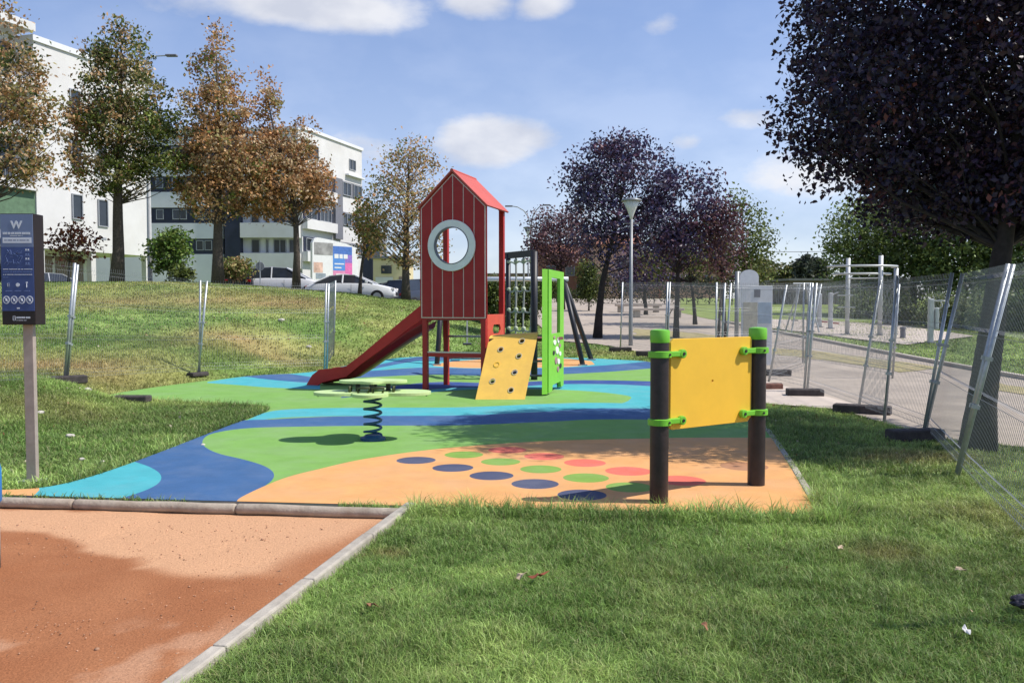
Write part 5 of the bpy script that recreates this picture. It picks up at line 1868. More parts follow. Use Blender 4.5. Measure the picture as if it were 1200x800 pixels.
# ------------------------------------------------------------------ climbing net
n0, n1 = U(597, 440, 17.6), U(626, 447, 16.8)
n0.z, n1.z = float(zr(n0.y)), float(zr(n1.y))
net = thing('climbing_net', 'black framed rope climbing net with pale ring knots behind the playhouse', 'climbing net', n1)
Hn = 2.52
nd = (n0 - n1)
nd.z = 0
ndn = nd.normalized()
WN = 41 * .0168 / max(.2, abs(ndn.x))
for s_, rr_ in ((0, .075), (WN * .75, .06)):
    c = ndn * s_
    MB().tube([(c.x, c.y, 0), (c.x, c.y, Hn)], rr_ * .9, 10).build('post', BLACKMETAL, net, smooth=True)
c0, c1 = Vector((0, 0, Hn - .03)), ndn * WN + Vector((0, 0, Hn - .03))
MB().bar(c0, c1, .06, .13).build('top_board', BLACKMETAL, net)
ROPE = mat('grey_rope', (.32, .33, .30), .8)
KNOT = mat('pale_green_knot', (.42, .47, .34), .5)
for k in range(4):
    c = ndn * (WN * (.08 + .22 * k))
    zend = .55
    MB().tube([(c.x, c.y, Hn - .1), (c.x + .01, c.y, 1.7), (c.x - .01, c.y, 1.2), (c.x, c.y, zend)], .022, 6).build('rope', ROPE, net)
    for z in (2.36, 1.80, 1.38, 1.0):
        MB().lathe([(.02, -.045), (.045, -.02), (.045, .02), (.02, .045)], (c.x, c.y - .01, z), 8).build('knot', KNOT, net, smooth=True)
for z in (2.3, 1.78, 1.36, .98):
    a, b = ndn * (WN * .06), ndn * (WN * .78)
    pts_ = []
    for k in range(13):
        q = k / 12
        p = a.lerp(b, q)
        pts_.append((p.x, p.y, z + (.05 * abs(sin(q * pi * 3)) if z > 2 else -.04 * abs(sin(q * pi * 3)))))
    MB().tube(pts_, .018, 6).build('cross_rope', KNOT if z > 2 else ROPE, net)

# ------------------------------------------------------------------ swing set
ys = 20.2
sA, sB = U(660, 327, ys), U(519, 327, ys + .6)
swing = thing('swing_set', 'swing set with pale beam and black angled legs at the back of the playground', 'swing', (sA.x, sA.y, float(zr(sA.y))))
O0 = Vector((sA.x, sA.y, float(zr(sA.y))))
la_, lb_ = sA - O0, sB - O0
MB().tube([la_ + (la_ - lb_).normalized() * .12, lb_ + (lb_ - la_).normalized() * .12], .055, 10).build('beam', mat('pale_beam', (.62, .64, .66), .45, metal=.2), swing, smooth=True)
for (top, feet) in ((la_, ((683, 423.5, 19.6), (693, 424, 20.9))), (lb_, ((512, 428, 19.7), (523, 424, 21.6)))):
    for (px, py, yy) in feet:
        f = U(px, py, yy)
        f.z = float(zr(f.y))
        MB().tube([top, f - O0], [.06, .06], 10).build('leg', BLACKMETAL, swing, smooth=True)
        MB().box(f - O0 + Vector((0, 0, .012)), (.2, .2, .02)).build('foot_plate', GALV, swing)
for (px, seatpx) in ((548, 405), (605, 400)):
    q = (px - 660) / (519 - 660)
    c = la_.lerp(lb_, q)
    zs_ = .42
    sq = MB()
    seat = MB().box((c.x, c.y, zs_), (.2, .42, .04)).build('seat', BLACKMETAL, swing, bevel=.01)
    for dv in (-.19, .19):
        MB().tube([(c.x, c.y + dv * 1.0, c.z), (c.x, c.y + dv, zs_ + .01)], .009, 5).build('chain', GALV, swing)

# ------------------------------------------------------------------ spring rocker
rc = G(437, 515)
rock = thing('spring_rocker', 'pale green four seat spring rocker on a dark blue coil spring', 'spring rocker', (rc.x, rc.y, 0), radians(3))
coil = []
for k in range(150):
    q = k / 149
    a = q * 2 * pi * 5.2
    coil.append((.094 * cos(a), .094 * sin(a), .05 + q * .44))
MB().tube(coil, .0145, 8).build('spring', SPRING, rock, smooth=True)
MB().lathe([(.14, .002), (.14, .03), (.10, .045), (.085, .06)], n=20).build('base_plate', SPRING, rock)
MB().box((0, 0, .495), (.24, .24, .03)).build('top_plate', BLACKMETAL, rock)
lobes = []
for k in range(96):
    a = 2 * pi * k / 96
    r = (.27 + .38 * max(0, cos(2 * a)) ** 1.1) if abs(cos(a)) > .707 else (.27 + .15 * max(0, -cos(2 * a)) ** .8)
    lobes.append((r * cos(a), r * sin(a)))
pts, tris, O = cdt([lobes])
MB().plate(tris, pts, lambda a, b, w: Vector((a, b, .545 + w)), .036).build('seat_board', PALE_GREEN, rock, bevel=.008)
lob2 = []
for k in range(64):
    a = 2 * pi * k / 64
    r = .20 + .05 * cos(4 * a) + .13 * abs(cos(a)) ** 2
    lob2.append((r * cos(a), r * sin(a) + .08))
pts, tris, O = cdt([lob2])
MB().plate(tris, pts, lambda a, b, w: Vector((a, b, .665 + w)), .03).build('table_board', PALE_GREEN, rock, bevel=.008)
for (x, y) in ((-.17, .06), (.17, .06), (0, -.08), (0, .24)):
    MB().tube([(x, y, .54), (x, y, .64)], .028, 8).build('board_support', BLACKMETAL, rock)
for (x, y, dx, dy) in ((-.24, -.05, 0, 1), (.24, -.05, 0, 1), (-.08, -.2, 1, 0), (.08, -.2, 1, 0)):
    d = Vector((dx, dy, 0))
    c = Vector((x, y, 0))
    MB().tube([c - d * .05 + Vector((0, 0, .545)), c - d * .07 + Vector((0, 0, .60)), c + d * .07 + Vector((0, 0, .60)), c + d * .05 + Vector((0, 0, .545))], .014, 7).build('handle', mat('dark_olive_handle', (.05, .06, .02), .6), rock, smooth=True)
for (x, y) in ((-.6, .02), (.6, .02)):
    MB().tube([(x, y - .04, .50), (x, y + .04, .50)], .012, 6).build('bolt', BLACKMETAL, rock)

# ------------------------------------------------------------------ yellow play board
q0, q1 = G(772, 587.5), G(886, 567.5)
q0.z = q1.z = 0
bd = thing('play_board', 'plain yellow play panel held by green clamps between two dark brown posts', 'play panel', (q0.x, q0.y, 0))
qd = (q1 - q0)
D_ = qd.length
qn = qd.normalized()
H_ = 1.315


def bpt(s, z, w=0):
    n_ = Vector((qn.y, -qn.x, 0))
    p = qn * s + n_ * w
    return Vector((p.x, p.y, z))


CLAMP = mat('lime_clamp', (.17, .50, .04), .4, var=.06)
for s_ in (0, D_):
    c = bpt(s_, 0)
    pr = .071
    MB().tube([(c.x, c.y, -.02), (c.x, c.y, H_ - .13)], pr, 24).build('post', BROWN_POST, bd, smooth=True).data.shade_flat() if False else None
    o = MB().lathe([(pr, -.02), (pr, H_ - .10), (pr * .99, H_ - .095)], (c.x, c.y, 0), 26).build('post', BROWN_POST, bd, smooth=True)
    o.data.set_sharp_from_angle(angle=radians(40))
    o = MB().lathe([(pr * 1.02, H_ - .095), (pr * 1.05, H_ - .085), (pr * 1.05, H_ - .012), (pr * .98, H_), (pr * .5, H_ + .006)], (c.x, c.y, 0), 26).build('post_cap', CLAMP, bd, smooth=True)
    o.data.set_sharp_from_angle(angle=radians(40))
    for z in (H_ - .185, .585 + .03):
        sg = 1 if s_ == 0 else -1
        o = MB().lathe([(pr + .002, z - .026), (pr + .018, z - .022), (pr + .018, z + .022), (pr + .002, z + .026)], (c.x, c.y, 0), 24).build('clamp', CLAMP, bd, smooth=True)
        o.data.set_sharp_from_angle(angle=radians(40))
        arm = MB()
        arm.bar(bpt(s_ + sg * .07, z, .028), bpt(s_ + sg * .20, z, .028), .04, .042)
        arm.tube([bpt(s_ + sg * .205, z, .012), bpt(s_ + sg * .205, z, .052)], .035, 14)
        arm.build('clamp_arm', CLAMP, o, bevel=.006)
        MB().tube([bpt(s_ + sg * .205, z, .05), bpt(s_ + sg * .205, z, .058)], .013, 8).build('bolt', BLACKMETAL, o)
        MB().tube([bpt(s_ + sg * .02, z, .088), bpt(s_ + sg * .02, z, .094)], .010, 8).build('bolt', BLACKMETAL, o)
zp0, zp1 = .545, 1.245
s0_, s1_ = .105, D_ - .085
pnl = [(s0_ + .02, zp0), (s1_ - .04, zp0), (s1_, zp0 + .04), (s1_, zp1 - .02), (s1_ - .02, zp1), (s0_ + .03, zp1), (s0_, zp1 - .03), (s0_, zp0 + .02)]
hc2 = circle2((s0_ + s1_) / 2, .90, .011, 10)
pts, tris, O = cdt([pnl, hc2])
MB().plate([t_ for t_, o in zip(tris, O) if 1 not in o], pts, lambda a, b, w: bpt(a, b, .010 + w), .022).build('panel', YELLOW, bd, bevel=.003)

# ------------------------------------------------------------------ information sign at left
sg0 = G(34, 563)
sign = thing('information_sign', 'tall blue and dark brown information sign with white print on a steel post', 'sign', (sg0.x, sg0.y, float(terrain(sg0.x, sg0.y))))
zo = float(terrain(sg0.x, sg0.y))
SB, ST = 1.5 - 22 * .00735 - zo, 1.5 + 105 * .00735 - zo
SWd, SD = .285, .155
BLUE1 = mat('sign_blue', (.045, .075, .21), .55, var=.1)
BLUE2 = mat('sign_grey_blue', (.16, .21, .34), .55, var=.05)
SDARK = mat('sign_dark_brown', (.018, .011, .011), .5, var=.15)
PRINT = mat('white_print', (.62, .66, .72), .6, var=.02)
PRINT2 = mat('blue_grey_print', (.16, .22, .42), .6, var=.02)
MB().box((0, .06, SB / 2 - .05), (.085, .05, SB + .1)).build('post', mat('weathered_steel_post', (.40, .33, .28), .6, metal=.2, var=.15, scale=8), sign, bevel=.004)
MB().box((-.02, 0.02, (SB + ST) / 2), (SWd, SD, ST - SB)).build('case', SDARK, sign, bevel=.006)
MB().box((.0, .06, .012), (.2, .16, .02)).build('base_plate', GALV, sign)
yf = .02 - SD / 2
x0s, x1s = -.02 - SWd / 2 + .006, -.02 + SWd / 2 - .006
Hs = ST - SB


def pan(za_, zb_, m, nm, d=.004, xa=x0s, xb=x1s):
    return MB().box(((xa + xb) / 2, yf - d / 2, (za_ + zb_) / 2), (xb - xa, d, zb_ - za_)).build(nm, m, sign)


top_ = pan(SB + Hs * .70, ST - .006, BLUE2, 'top_panel')
midp = pan(SB + Hs * .125, SB + Hs * .70 - .001, BLUE1, 'middle_panel')
SXw = x1s - x0s


def text_part(txt, size, x, z, m, parent, bold=0.0, y=None):
    c = bpy.data.curves.new('text', 'FONT')
    c.body = txt
    c.size = size
    c.align_x = 'CENTER'
    c.align_y = 'CENTER'
    c.extrude = .0008
    c.offset = bold
    tmp = bpy.data.objects.new('tmp', c)
    COL.objects.link(tmp)
    bpy.context.view_layer.update()
    me = bpy.data.meshes.new_from_object(tmp.evaluated_get(bpy.context.evaluated_depsgraph_get()))
    bpy.data.objects.remove(tmp)
    me.materials.clear()
    me.materials.append(m)
    o = bpy.data.objects.new('lettering', me)
    COL.objects.link(o)
    o.parent = parent
    o.rotation_euler = (pi / 2, 0, 0)
    o.location = (x, y if y is not None else yf - .006, z)
    return o


text_part('W', .088, -.02, ST - Hs * .105, PRINT, top_, .003)


def strokes(z, h, segs, m, parent, nm='print_line'):
    mb = MB()
    for (a, b) in segs:
        mb.box((x0s + SXw * (a + b) / 2, yf - .0055, z), (SXw * (b - a), .002, h))
    mb.build(nm, m, parent)


def wordline(z, h, a, b, m, parent, seed, letters=True):
    rr = random.Random(seed)
    segs = []
    x = a
    while x < b:
        w = rr.uniform(.012, .03)
        segs.append((x, min(b, x + w)))
        x += w + (.008 if rr.random() > .18 else .03)
    strokes(z, h, segs, m, parent)


wordline(ST - Hs * .178, .018, .08, .92, PRINT, top_, 1)
wordline(ST - Hs * .200, .006, .30, .70, PRINT, top_, 11)
pan(SB + Hs * .735, SB + Hs * .785, PRINT, 'white_bar', .006, x0s + SXw * .07, x1s - SXw * .05)
wordline(SB + Hs * .76, .009, .12, .88, mat('sign_ink', (.1, .13, .24), .6), top_, 3)
# line drawing of the playground: faint strokes
dr = MB()
rr = random.Random(5)
for k in range(26):
    cx, cz = rr.uniform(.15, .66), rr.uniform(.54, .66)
    a = rr.uniform(0, pi)
    l = rr.uniform(.02, .05)
    p = Vector((x0s + SXw * cx, yf - .0055, SB + Hs * cz))
    d = Vector((cos(a) * l / 2, 0, sin(a) * l / 2))
    dr.bar(p - d, p + d, .002, .0035, up=(0, 1, 0))
dr.build('line_drawing', PRINT2, midp)
for k in range(4):
    strokes(SB + Hs * (.675 - k * .04), .014, [(.76, .80), (.83, .87)], PRINT2 if k % 2 else PRINT, midp)
    strokes(SB + Hs * (.675 - k * .04) - .012, .005, [(.74, .9)], PRINT2, midp)
for k, (a, b) in enumerate(((.06, .96), (.06, .93), (.06, .95), (.06, .24))):
    wordline(SB + Hs * (.50 - k * .024), .0055, a, b, PRINT2 if k % 2 else PRINT, midp, 20 + k)
for k, a in enumerate((.22, .5, .78)):
    mb = MB()
    x = x0s + SXw * a
    z = SB + Hs * .36
    if k == 0:
        for q in (-.012, 0, .012):
            mb.bar((x - .008, yf - .0055, z + q), (x + .008, yf - .0055, z + q), .002, .005, up=(0, 1, 0))
        mb.bar((x - .008, yf - .0055, z - .014), (x - .008, yf - .0055, z + .014), .002, .005, up=(0, 1, 0))
    elif k == 1:
        mb.tube([(x, yf - .004, z), (x, yf - .0065, z)], .016, 12)
    else:
        mb.bar((x, yf - .0055, z - .022), (x, yf - .0055, z + .012), .002, .011, up=(0, 1, 0))
        mb.tube([(x, yf - .004, z + .019), (x, yf - .0065, z + .019)], .008, 10)
    mb.build('pictogram', PRINT, midp)
    wordline(SB + Hs * .305, .006, a - .1, a + .1, PRINT2, midp, 40 + k)
for k, a in enumerate((.14, .38, .62, .86)):
    x = x0s + SXw * a
    z = SB + Hs * .225
    pts, tris, O = cdt([circle2(x, z, .029, 20, .034), circle2(x, z, .021, 20, .026)])
    mb = MB().plate([t_ for t_, o in zip(tris, O) if 1 not in o], pts, lambda a_, b_, w: Vector((a_, yf - .007 - w * 1, b_)), .002)
    mb.bar((x - .015, yf - .006, z + .018), (x + .015, yf - .006, z - .018), .002, .006, up=(0, 1, 0))
    mb.box((x, yf - .006, z), (.016, .002, .026))
    mb.build('prohibition_mark', PRINT, midp)
strokes(SB + Hs * .150, .012, [(.46, .54)], PRINT, midp)
lg = MB()
xl, zl = x0s + SXw * .32, SB + Hs * .06
for (a, b, c, d) in ((0, .003, 0, .04), (0, .02, 0, .003), (.017, .003, 0, .04), (0, .02, .037, .003)):
    lg.box((xl + a + b / 2, yf + .001 - .002, zl - .02 + c + d / 2), (b, .004, d))
lg.build('maker_mark', PRINT, sign)
wordline(SB + Hs * .065, .014, .44, .86, PRINT, sign, 61)
wordline(SB + Hs * .04, .005, .44, .74, PRINT, sign, 62)

# blue topped post at the very left edge
p = G(-3, 652)
bn = thing('blue_post', 'grey post with a rounded blue top at the left edge of the sand', 'post', (p.x - .02, p.y, -.07))
MB().tube([(0, 0, 0), (0, 0, .40)], .035, 14).build('shaft', GALV, bn, smooth=True)
MB().lathe([(.036, .39), (.05, .41), (.05, .60), (.04, .64), (.02, .66)], n=16).build('blue_top', mat('bright_blue_plastic', (.02, .18, .5), .4), bn, smooth=True)


# ------------------------------------------------------------------ temporary mesh fence
_fence_cache = {}


def fence_meshes(L, H, hw=.0014):
    key = (round(L, 2), H, hw)
    if key in _fence_cache:
        return _fence_cache[key]
    wires = MB()
    folds = [.16, .22, .70, .76, 1.24, 1.30, H - .13, H - .07]
    prof = [(0.08, 0), (.16, 0), (.19, .03), (.22, 0), (.70, 0), (.73, .03), (.76, 0), (1.24, 0), (1.27, .03), (1.30, 0), (H - .13, 0), (H - .10, .03), (H - .07, 0), (H + .0, 0)]
    n = int(L / .05)
    for i in range(1, n):
        x = L * i / n
        wires.tube([(x, y, z) for (z, y) in prof], .0015 if hw < .002 else .0021, 3, cap=False)
    for z in folds + [.10]:
        wires.tube([(0, 0, z), (L, 0, z)], hw, 4, cap=False)
    me_w = wires
    _fence_cache[key] = me_w
    return me_w


FENCE_G = 'temporary mesh fence panels around the playground'
FEET_G = 'dark blocks holding the mesh fence'


def fence_panel(label, p0, p1, lean, H=1.88, z0=None, z1=None):  # leans about its foot line
    a = Vector((p0[0], p0[1], float(terrain(*p0)) + .03 if z0 is None else z0))
    b = Vector((p1[0], p1[1], float(terrain(*p1)) + .03 if z1 is None else z1))
    X_ = (b - a)
    L = X_.length
    X_.normalize()
    Yv = Vector((0, 0, 1)).cross(X_).normalized()
    Zv = X_.cross(Yv)
    c, s = cos(lean), sin(lean)
    Y2 = Yv * c - Zv * s
    Z2 = Zv * c + Yv * s
    t = thing('mesh_fence', label, 'fence', a, 0, FENCE_G)
    t.matrix_world = Matrix.Translation(a) @ Matrix((X_, Y2, Z2)).transposed().to_4x4()
    for x in (0, L):
        MB().tube([(x, 0, 0), (x, 0, H)], .021, 10).build('post', GALV, t, smooth=True)
    w = fence_meshes(L, H, .0014 if p0[0] < -1 else .0023).build('wire_mesh', WIRE, t, fix=False)
    w['kind'] = 'stuff'
    for x in (.0, L):
        for z in (.62, 1.05):
            MB().box((x, 0, z), (.055, .06, .035)).build('clip', GALV, t)
    return t


def foot(label, p, rot, m=BLOCK, s=(.62, .2, .13)):
    z = float(terrain(p[0], p[1]))
    t = thing('fence_block', label, 'fence foot', (p[0], p[1], z), rot, FEET_G)
    o = MB().box((0, 0, s[2] / 2 + .01), s).build('block', m, t, bevel=.02)
    for x in (-.2, -.1, .1, .2):
        MB().tube([(x, 0, s[2] + .005), (x, 0, s[2] + .014)], .024, 8).build('socket', BLACKMETAL, t)
    return t


pA, pB, pC, pD, pE, pF = (3.92, 7.45), (4.73, 9.74), (4.8, 10.95), (5.1, 12.5), (5.1, 14.7), (4.95, 16.4)
pN = (2.75, 4.0)
fence_panel('leaning mesh fence panel nearest the camera at the right edge', pA, pN, radians(12))
fence_panel('mesh fence panel leaning in front of the big purple trunk', pB, (pA[0] + .02, pA[1] + .05), radians(11))
fence_panel('mesh fence panel between the dark block and the leaning panel', pD, (pB[0] + .02, pB[1] + .06), radians(8.5))
fence_panel('mesh fence panel overlapping its neighbour in front of the paved path', pE, pC, radians(4))
fence_panel('mesh fence panel behind the right post of the yellow board', (4.55, 18.2), (pE[0] - .03, pE[1] + .06), radians(3))
fence_panel('steeply leaning mesh fence panel by the map board', (6.4, 18.6), pF, radians(10))
fence_panel('mesh fence panel behind the yellow board', (3.9, 21.4), (4.5, 18.3), radians(1))
fence_panel('far mesh fence panel beside the funnel lamp', G(727, 409).xy, (3.86, 21.5), radians(1))
fence_panel('mesh fence panel crossing the path in front of the map board', (4.6, 19.2), (6.9, 20.2), radians(0))
fence_panel('mesh fence panel in front of the poplars', (6.95, 20.2), (7.6, 17.0), radians(2))
l1, l2, l3 = U(78, 445, 13.4).xy, U(232, 430, 17.0).xy, U(380, 420, 18.6).xy
fence_panel('mesh fence panel right of the blue sign on the bank', l1, l2, radians(-5.5))
fence_panel('mesh fence panel between the two middle posts on the bank', l2 + Vector((.01, .05)), l3, radians(-3))
fence_panel('mesh fence panel seen edge on left of the slide', l3 + Vector((.04, .05)), U(391, 420, 21.2).xy, radians(-2))
fence_panel('mesh fence panel behind the blue sign', l1 - (l2 - l1) * .95, l1 + Vector((-.01, -.05)), radians(-5.5), z0=float(terrain(l1.x, l1.y)) + .03 - (float(terrain(l2.x, l2.y)) - float(terrain(l1.x, l1.y))) * .95)
# feet
foot('long dark fence block under the two middle right posts', G(1010, 484).xy, radians(-30), s=(.75, .22, .13))
foot('black fence block at the foot of the post by the big purple tree', G(1072, 516).xy, radians(10))
foot('dark fence block on the pale strip behind the yellow board', G(943, 464).xy, radians(-8), s=(.58, .24, .14))
foot('brown fence block under the steeply leaning post', G(902, 456).xy, radians(5), BLOCK_RED, s=(.42, .22, .12))
foot('dark fence block below the map board', G(912, 440).xy, radians(-10), s=(.5, .24, .13))
foot('dark fence block at the foot of the far panel by the lamp', G(727, 411).xy, radians(0), s=(.6, .24, .12))
foot('dark fence block near the left clamp of the yellow board', G(757, 416).xy, radians(0), s=(.5, .24, .12))
foot('dark fence block under the post beside the blue sign', (l1.x, l1.y - .05), radians(40))
foot('dark fence block lying in the grass tongue', G(154, 473).xy, radians(0), s=(.55, .22, .1))
foot('dark fence block under the second bank post', (l2.x, l2.y - .02), radians(60), s=(.4, .2, .08))

# ------------------------------------------------------------------ map board and signs behind the fence
p = U(886, 425, 19.6)
mb_ = thing('map_board', 'white map board with a pale blue map behind the mesh fence', 'notice board', (p.x, p.y, float(terrain(p.x, p.y))))
KM = .0196
zt_, zb_ = 1.5 + (358 - 335) * KM - mb_.location.z, 1.5 + (358 - 432) * KM - mb_.location.z
wM = 36 * KM
MB().box((0, 0, (zt_ + zb_) / 2), (wM, .05, zt_ - zb_)).build('board', mat('board_white', (.66, .67, .68), .5, var=.06), mb_, bevel=.004)
MB().box((-wM * .22, -.029, zt_ - .75), (wM * .46, .006, .75)).build('map_left', mat('map_sand', (.48, .45, .36), .5, var=.25, scale=9), mb_)
MB().box((wM * .25, -.029, zt_ - .62), (wM * .42, .006, .48)).build('map_right', mat('map_blue', (.34, .42, .50), .5, var=.15, scale=7), mb_)
MB().box((0, -.029, zt_ - .17), (.14, .006, .18)).build('logo', GREYCLAD, mb_)
for q in (-.33, .33):
    MB().tube([(q * wM * 1.2, .05, 0), (q * wM * 1.2, .05, zt_ - .05)], .025, 8).build('leg', GALV, mb_)
p = U(877, 400, 22.5)
rs = thing('rounded_sign', 'white rounded top sign just behind the map board', 'sign', (p.x, p.y, float(terrain(p.x, p.y))))
zt2 = 1.5 + (358 - 316) * .0225 - rs.location.z
ol = [(-.25, zt2 - 1.0), (.25, zt2 - 1.0), (.25, zt2 - .2)] + [(.25 * cos(a), zt2 - .2 + .2 * sin(a)) for a in np.linspace(0.1, pi - .1, 9)] + [(-.25, zt2 - .2)]
pts, tris, O = cdt([ol])
MB().plate(tris, pts, lambda a, b, w: Vector((a, -.02 - w, b)), .03).build('plate', mat('board_white', (.66, .67, .68), .5), rs)
MB().tube([(0, .03, 0), (0, .03, zt2 - .3)], .03, 8).build('pole', GALV, rs)
p = U(863, 400, 22)
t = thing('steel_pole', 'plain grey steel pole left of the map board', 'pole', (p.x, p.y, float(terrain(p.x, p.y))))
MB().tube([(0, 0, 0), (0, 0, 1.5 + (358 - 318) * .022 - t.location.z)], .055, 10).build('shaft', LAMPGREY, t, smooth=True)

# ------------------------------------------------------------------ fitness equipment
FIT = mat('fitness_grey', (.50, .51, .51), .45, metal=.2, var=.08)


def at(px, pyb, dd):
    p = U(px, pyb, dd)
    return (p.x, p.y, float(zr(p.y)) + .016)


c = at(1024, 388, 29.5)
pf = thing('pull_up_frame', 'grey pull up frame with a curved double top rail on tall posts', 'fitness equipment', c)
KP = .0295
for (px, dy, top) in ((998, .4, 302), (1028, -.2, 300), (1052, .2, 314)):
    x = (px - 1024) * KP
    h = 1.5 + (358 - top) * KP - c[2]
    MB().tube([(x, dy, 0), (x, dy, h)], .075, 12).build('post', FIT, pf, smooth=True)
    MB().lathe([(.11, .0), (.11, .03), (.08, .04)], (x, dy, 0), 12).build('post_foot', GREYCLAD, pf)
for k, (top, sx) in enumerate(((312, 1.0), (321, .82))):
    h = 1.5 + (358 - top) * KP - c[2]
    arc = []
    for q in range(25):
        a = pi * (-.10 + 1.2 * q / 24) + pi
        arc.append(((1014 - 1024) * KP + 1.18 * sx * cos(a), .35 + .75 * sx * sin(a) * 1, h))
    MB().tube(arc, .035, 8).build('top_rail', FIT, pf, smooth=True)
for zq, x0, x1 in ((326, 997, 1028), (360, 985, 1000), (346, 985, 998)):
    h = 1.5 + (358 - zq) * KP - c[2]
    MB().tube([((x0 - 1024) * KP, .3, h), ((x1 - 1024) * KP, -.1, h)], .022, 8).build('bar', FIT, pf)
for (px, pyb, dd, hpy, lab) in ((1090, 408, 26, 350, 'grey chest press post with two curved handles on the pad'), (960, 378, 34, 344, 'short grey exercise post, left of a close pair'),
                               (973, 382, 33, 343, 'short grey exercise post, right of a close pair')):
    c = at(px, pyb, dd)
    t = thing('exercise_post', lab, 'fitness equipment', c)
    h = 1.5 + (358 - hpy) * dd / 1000 - c[2]
    MB().box((0, 0, h / 2), (.16, .14, h)).build('column', FIT, t, bevel=.03)
    MB().lathe([(.16, 0), (.16, .03)], n=14).build('base', GREYCLAD, t)
    if px == 1090:
        MB().box((.16, 0, h * .55), (.12, .2, h * .5)).build('backrest', FIT, t, bevel=.03)
        for dv in (-.2, .2):
            MB().tube([(.1, dv, h - .05), (.4, dv, h - .08), (.45, dv, h - .22), (.36, dv, h - .3)], .022, 7).build('handle', FIT, t, smooth=True)
    else:
        MB().tube([(0, 0, h - .1), (.25 if px > 965 else -.25, -.1, h + .02)], .025, 7).build('handle', FIT, t)
        MB().tube([(0, 0, .22), (.3, -.1, .2)], .03, 7).build('pedal', mat('red_pedal', (.3, .07, .05), .6), t)
c = at(940, 384, 31)
t = thing('air_walker', 'grey A shaped air walker behind the mesh fence', 'fitness equipment', c)
for (a, b) in (((-.5, .35, 0), (-.1, 0, 1.75)), ((.5, .35, 0), (.1, 0, 1.75)), ((-.5, -.35, 0), (-.1, 0, 1.75)), ((.5, -.35, 0), (.1, 0, 1.75))):
    MB().tube([a, b], .03, 8).build('leg', FIT, t)
MB().tube([(-.35, 0, 1.75), (.35, 0, 1.75)], .035, 8).build('axle', FIT, t)
for x in (-.2, .2):
    MB().tube([(x, 0, 1.75), (x * 1.4, 0, .45)], .022, 7).build('swing_arm', FIT, t)
    MB().box((x * 1.4, 0, .42), (.14, .36, .04)).build('foot_rest', GREYCLAD, t)
c = at(1058, 396, 28)
t = thing('low_stub', 'short dark post stub beside the pull up frame', 'bollard', c)
MB().lathe([(.09, 0), (.08, .28), (.10, .3), (.09, .36)], n=12).build('shaft', GREYCLAD, t)
# benches on the far paving
for (px, pyb, dd, lab) in ((748, 366, 48, 'long low stone bench on the far paving left of the far lawn'), (770, 372, 42, 'low stone bench nearer the purple trees')):
    p = U(px, pyb, dd)
    t = thing('stone_bench', lab, 'bench', (p.x, p.y, float(zr(p.y)) + .004))
    MB().box((0, 0, .40), (2.6, .5, .12)).build('seat', PAD, t, bevel=.02)
    for x in (-1, 1):
        MB().box((x, 0, .17), (.3, .4, .34)).build('leg', CONCRETE, t, bevel=.02)

# ------------------------------------------------------------------ small litter in the grass
LEAFB = mat('dry_leaf', (.26, .12, .06), .8, var=.3)
LEAFR = mat('rust_leaf', (.26, .07, .035), .8, var=.3)
PAPER = mat('white_scrap', (.66, .64, .60), .7, var=.08)
STONE = mat('pale_stone', (.50, .46, .40), .9, var=.15, scale=20, bump=.4)


def scrap(name, label, cat, px, py, size, m, seed, lift=.05, group=None):
    rr = random.Random(seed)
    p = G(px, py)
    z = float(terrain(p.x, p.y)) + lift
    vs = []
    n = 9
    for k in range(n):
        a = 2 * pi * k / n
        r = size * rr.uniform(.55, 1.1) * (1.3 if k in (0, 4) else .8)
        vs.append((r * cos(a), r * sin(a) * .6, rr.uniform(-.25, .35) * size))
    t = MB()
    top_v = [(0, 0, .12 * size)] + vs
    t.add(top_v, [(0, k + 1, (k + 1) % n + 1) for k in range(n)])
    o = t.build(name, m)
    sol = o.modifiers.new('thickness', 'SOLIDIFY')
    sol.thickness = .002
    o.location = (p.x, p.y, z)
    o.rotation_euler = (rr.uniform(-.3, .3), rr.uniform(-.3, .3), rr.uniform(0, 6))
    tag(o, label, cat, group)
    return o


lg_ = 'fallen leaves and scraps in the near grass'
scrap('fallen_leaf', 'pale tan leaf beside a rust leaf in the middle of the near grass', 'leaf', 611, 678, .045, mat('tan_leaf', (.5, .38, .25), .8), 1, .06, lg_)
scrap('fallen_leaf', 'rust brown curled leaf in the middle of the near grass', 'leaf', 630, 680, .05, LEAFR, 2, .065, lg_)
scrap('fallen_leaf', 'tan leaf in the near grass below the right brown post', 'leaf', 985, 646, .04, mat('tan_leaf', (.5, .38, .25), .8), 3, .06, lg_)
scrap('fallen_leaf', 'brown leaf in the near grass left of the kerb shadow', 'leaf', 826, 738, .035, LEAFB, 4, .06, lg_)
scrap('paper_scrap', 'white scrap of paper in the grass at lower right', 'litter', 1132, 744, .035, PAPER, 5, .06, lg_)
scrap('fallen_leaf', 'tan leaf on the grass near the right mesh fence', 'leaf', 1125, 672, .05, mat('tan_leaf', (.5, .38, .25), .8), 6, .06, lg_)
scrap('fallen_leaf', 'dry brown leaf close to the kerb in the grass', 'leaf', 435, 713, .05, LEAFB, 7, .055, lg_)
scrap('fallen_leaf', 'small dry leaf on the red sand', 'leaf', 263, 716, .03, LEAFB, 8, -.035, lg_)
bag = thing('dark_bag', 'crumpled dark bag lying in the grass at the right edge', 'litter', tuple(G(1200, 716)))
bmx = bmesh.new()
bmesh.ops.create_icosphere(bmx, subdivisions=3, radius=.055)
rr = random.Random(9)
for v in bmx.verts:
    v.co *= rr.uniform(.8, 1.15)
    v.co.z = v.co.z * .6 + .05
    v.co.x *= 1.2
me = bpy.data.meshes.new('bag')
bmx.to_mesh(me)
bmx.free()
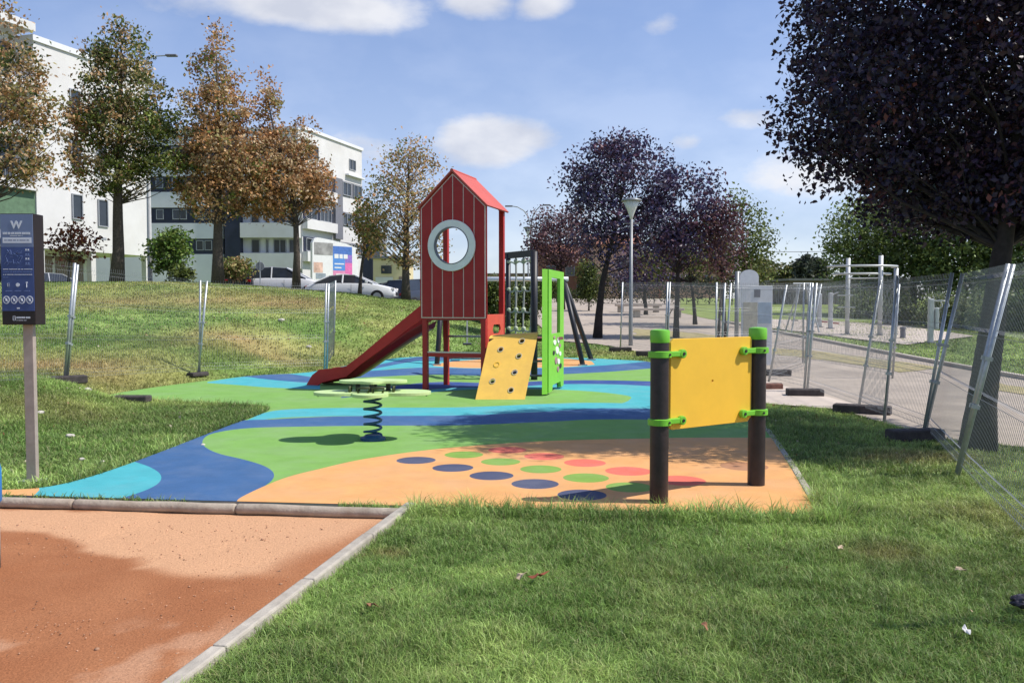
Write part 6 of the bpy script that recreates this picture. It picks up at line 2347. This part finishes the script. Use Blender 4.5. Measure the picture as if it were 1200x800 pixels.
me.materials.append(mat('dark_plastic_bag', (.035, .03, .04), .35))
ob = bpy.data.objects.new('bag', me)
COL.objects.link(ob)
ob.parent = bag
for k, (px, py, s_, lab) in enumerate(((103, 474, .06, 'pale stone beside the block lying in the grass tongue'), (82, 510, .05, 'pale flat stone in the grass right of the sign post'), (48, 494, .05, 'grey stone in the grass behind the sign post'),
                                      (96, 538, .03, 'small pale stone on the edge of the cyan rubber'), (330, 408, .10, 'tan scrap in the bank grass left of the slide'), (362, 416, .08, 'white stone by the edge on fence panel'),
                                      (238, 521, .025, 'small pale stone on the edge of the blue rubber'), (120, 541, .025, 'tiny stone on the rubber edge near the sign'))):
    p = G(px, py)
    bmx = bmesh.new()
    bmesh.ops.create_icosphere(bmx, subdivisions=2, radius=s_)
    rr = random.Random(30 + k)
    for v in bmx.verts:
        v.co *= rr.uniform(.8, 1.1)
        v.co.z *= .5
    me = bpy.data.meshes.new('loose_stone')
    bmx.to_mesh(me)
    bmx.free()
    me.materials.append(STONE)
    ob = bpy.data.objects.new('loose_stone', me)
    COL.objects.link(ob)
    ob.location = (p.x, p.y, float(terrain(p.x, p.y)) + s_ * .3 + .02)
    tag(ob, lab, 'stone', 'loose stones in the left grass')

# dry leaf litter
def litter(n, x0, x1, y0, y1, seed):
    r = np.random.default_rng(seed)
    x, y = r.uniform(x0, x1, n), r.uniform(y0, y1, n)
    ok = ~hidden_for_grass(x, y) & (fbm(x, y, 1.1, 91) > .44)
    x, y = x[ok], y[ok]
    return np.stack([x, y, terrain(x, y) + r.uniform(.012, .05, len(x))], -1)


LP_ = np.concatenate([litter(150, -1.5, 4.5, 3.2, 7.5, 1), litter(260, 2.5, 6, 7.4, 13, 2), litter(260, -9, -2.5, 6.5, 13, 3), litter(700, -22, -2, 13, 38, 4)])
lc = np.array([(.40, .28, .15), (.30, .16, .07), (.55, .47, .34), (.22, .09, .05)])[np.random.default_rng(5).integers(0, 4, len(LP_))]
ll = leaf_mesh('leaf_litter', LP_, np.clip(LP_[:, 1:2] * .0035, .016, .08)[:, 0], lc, 77, None, LEAF_M, droop=0)
tag(ll, 'small dry leaves scattered thinly over the grass', kind='stuff')
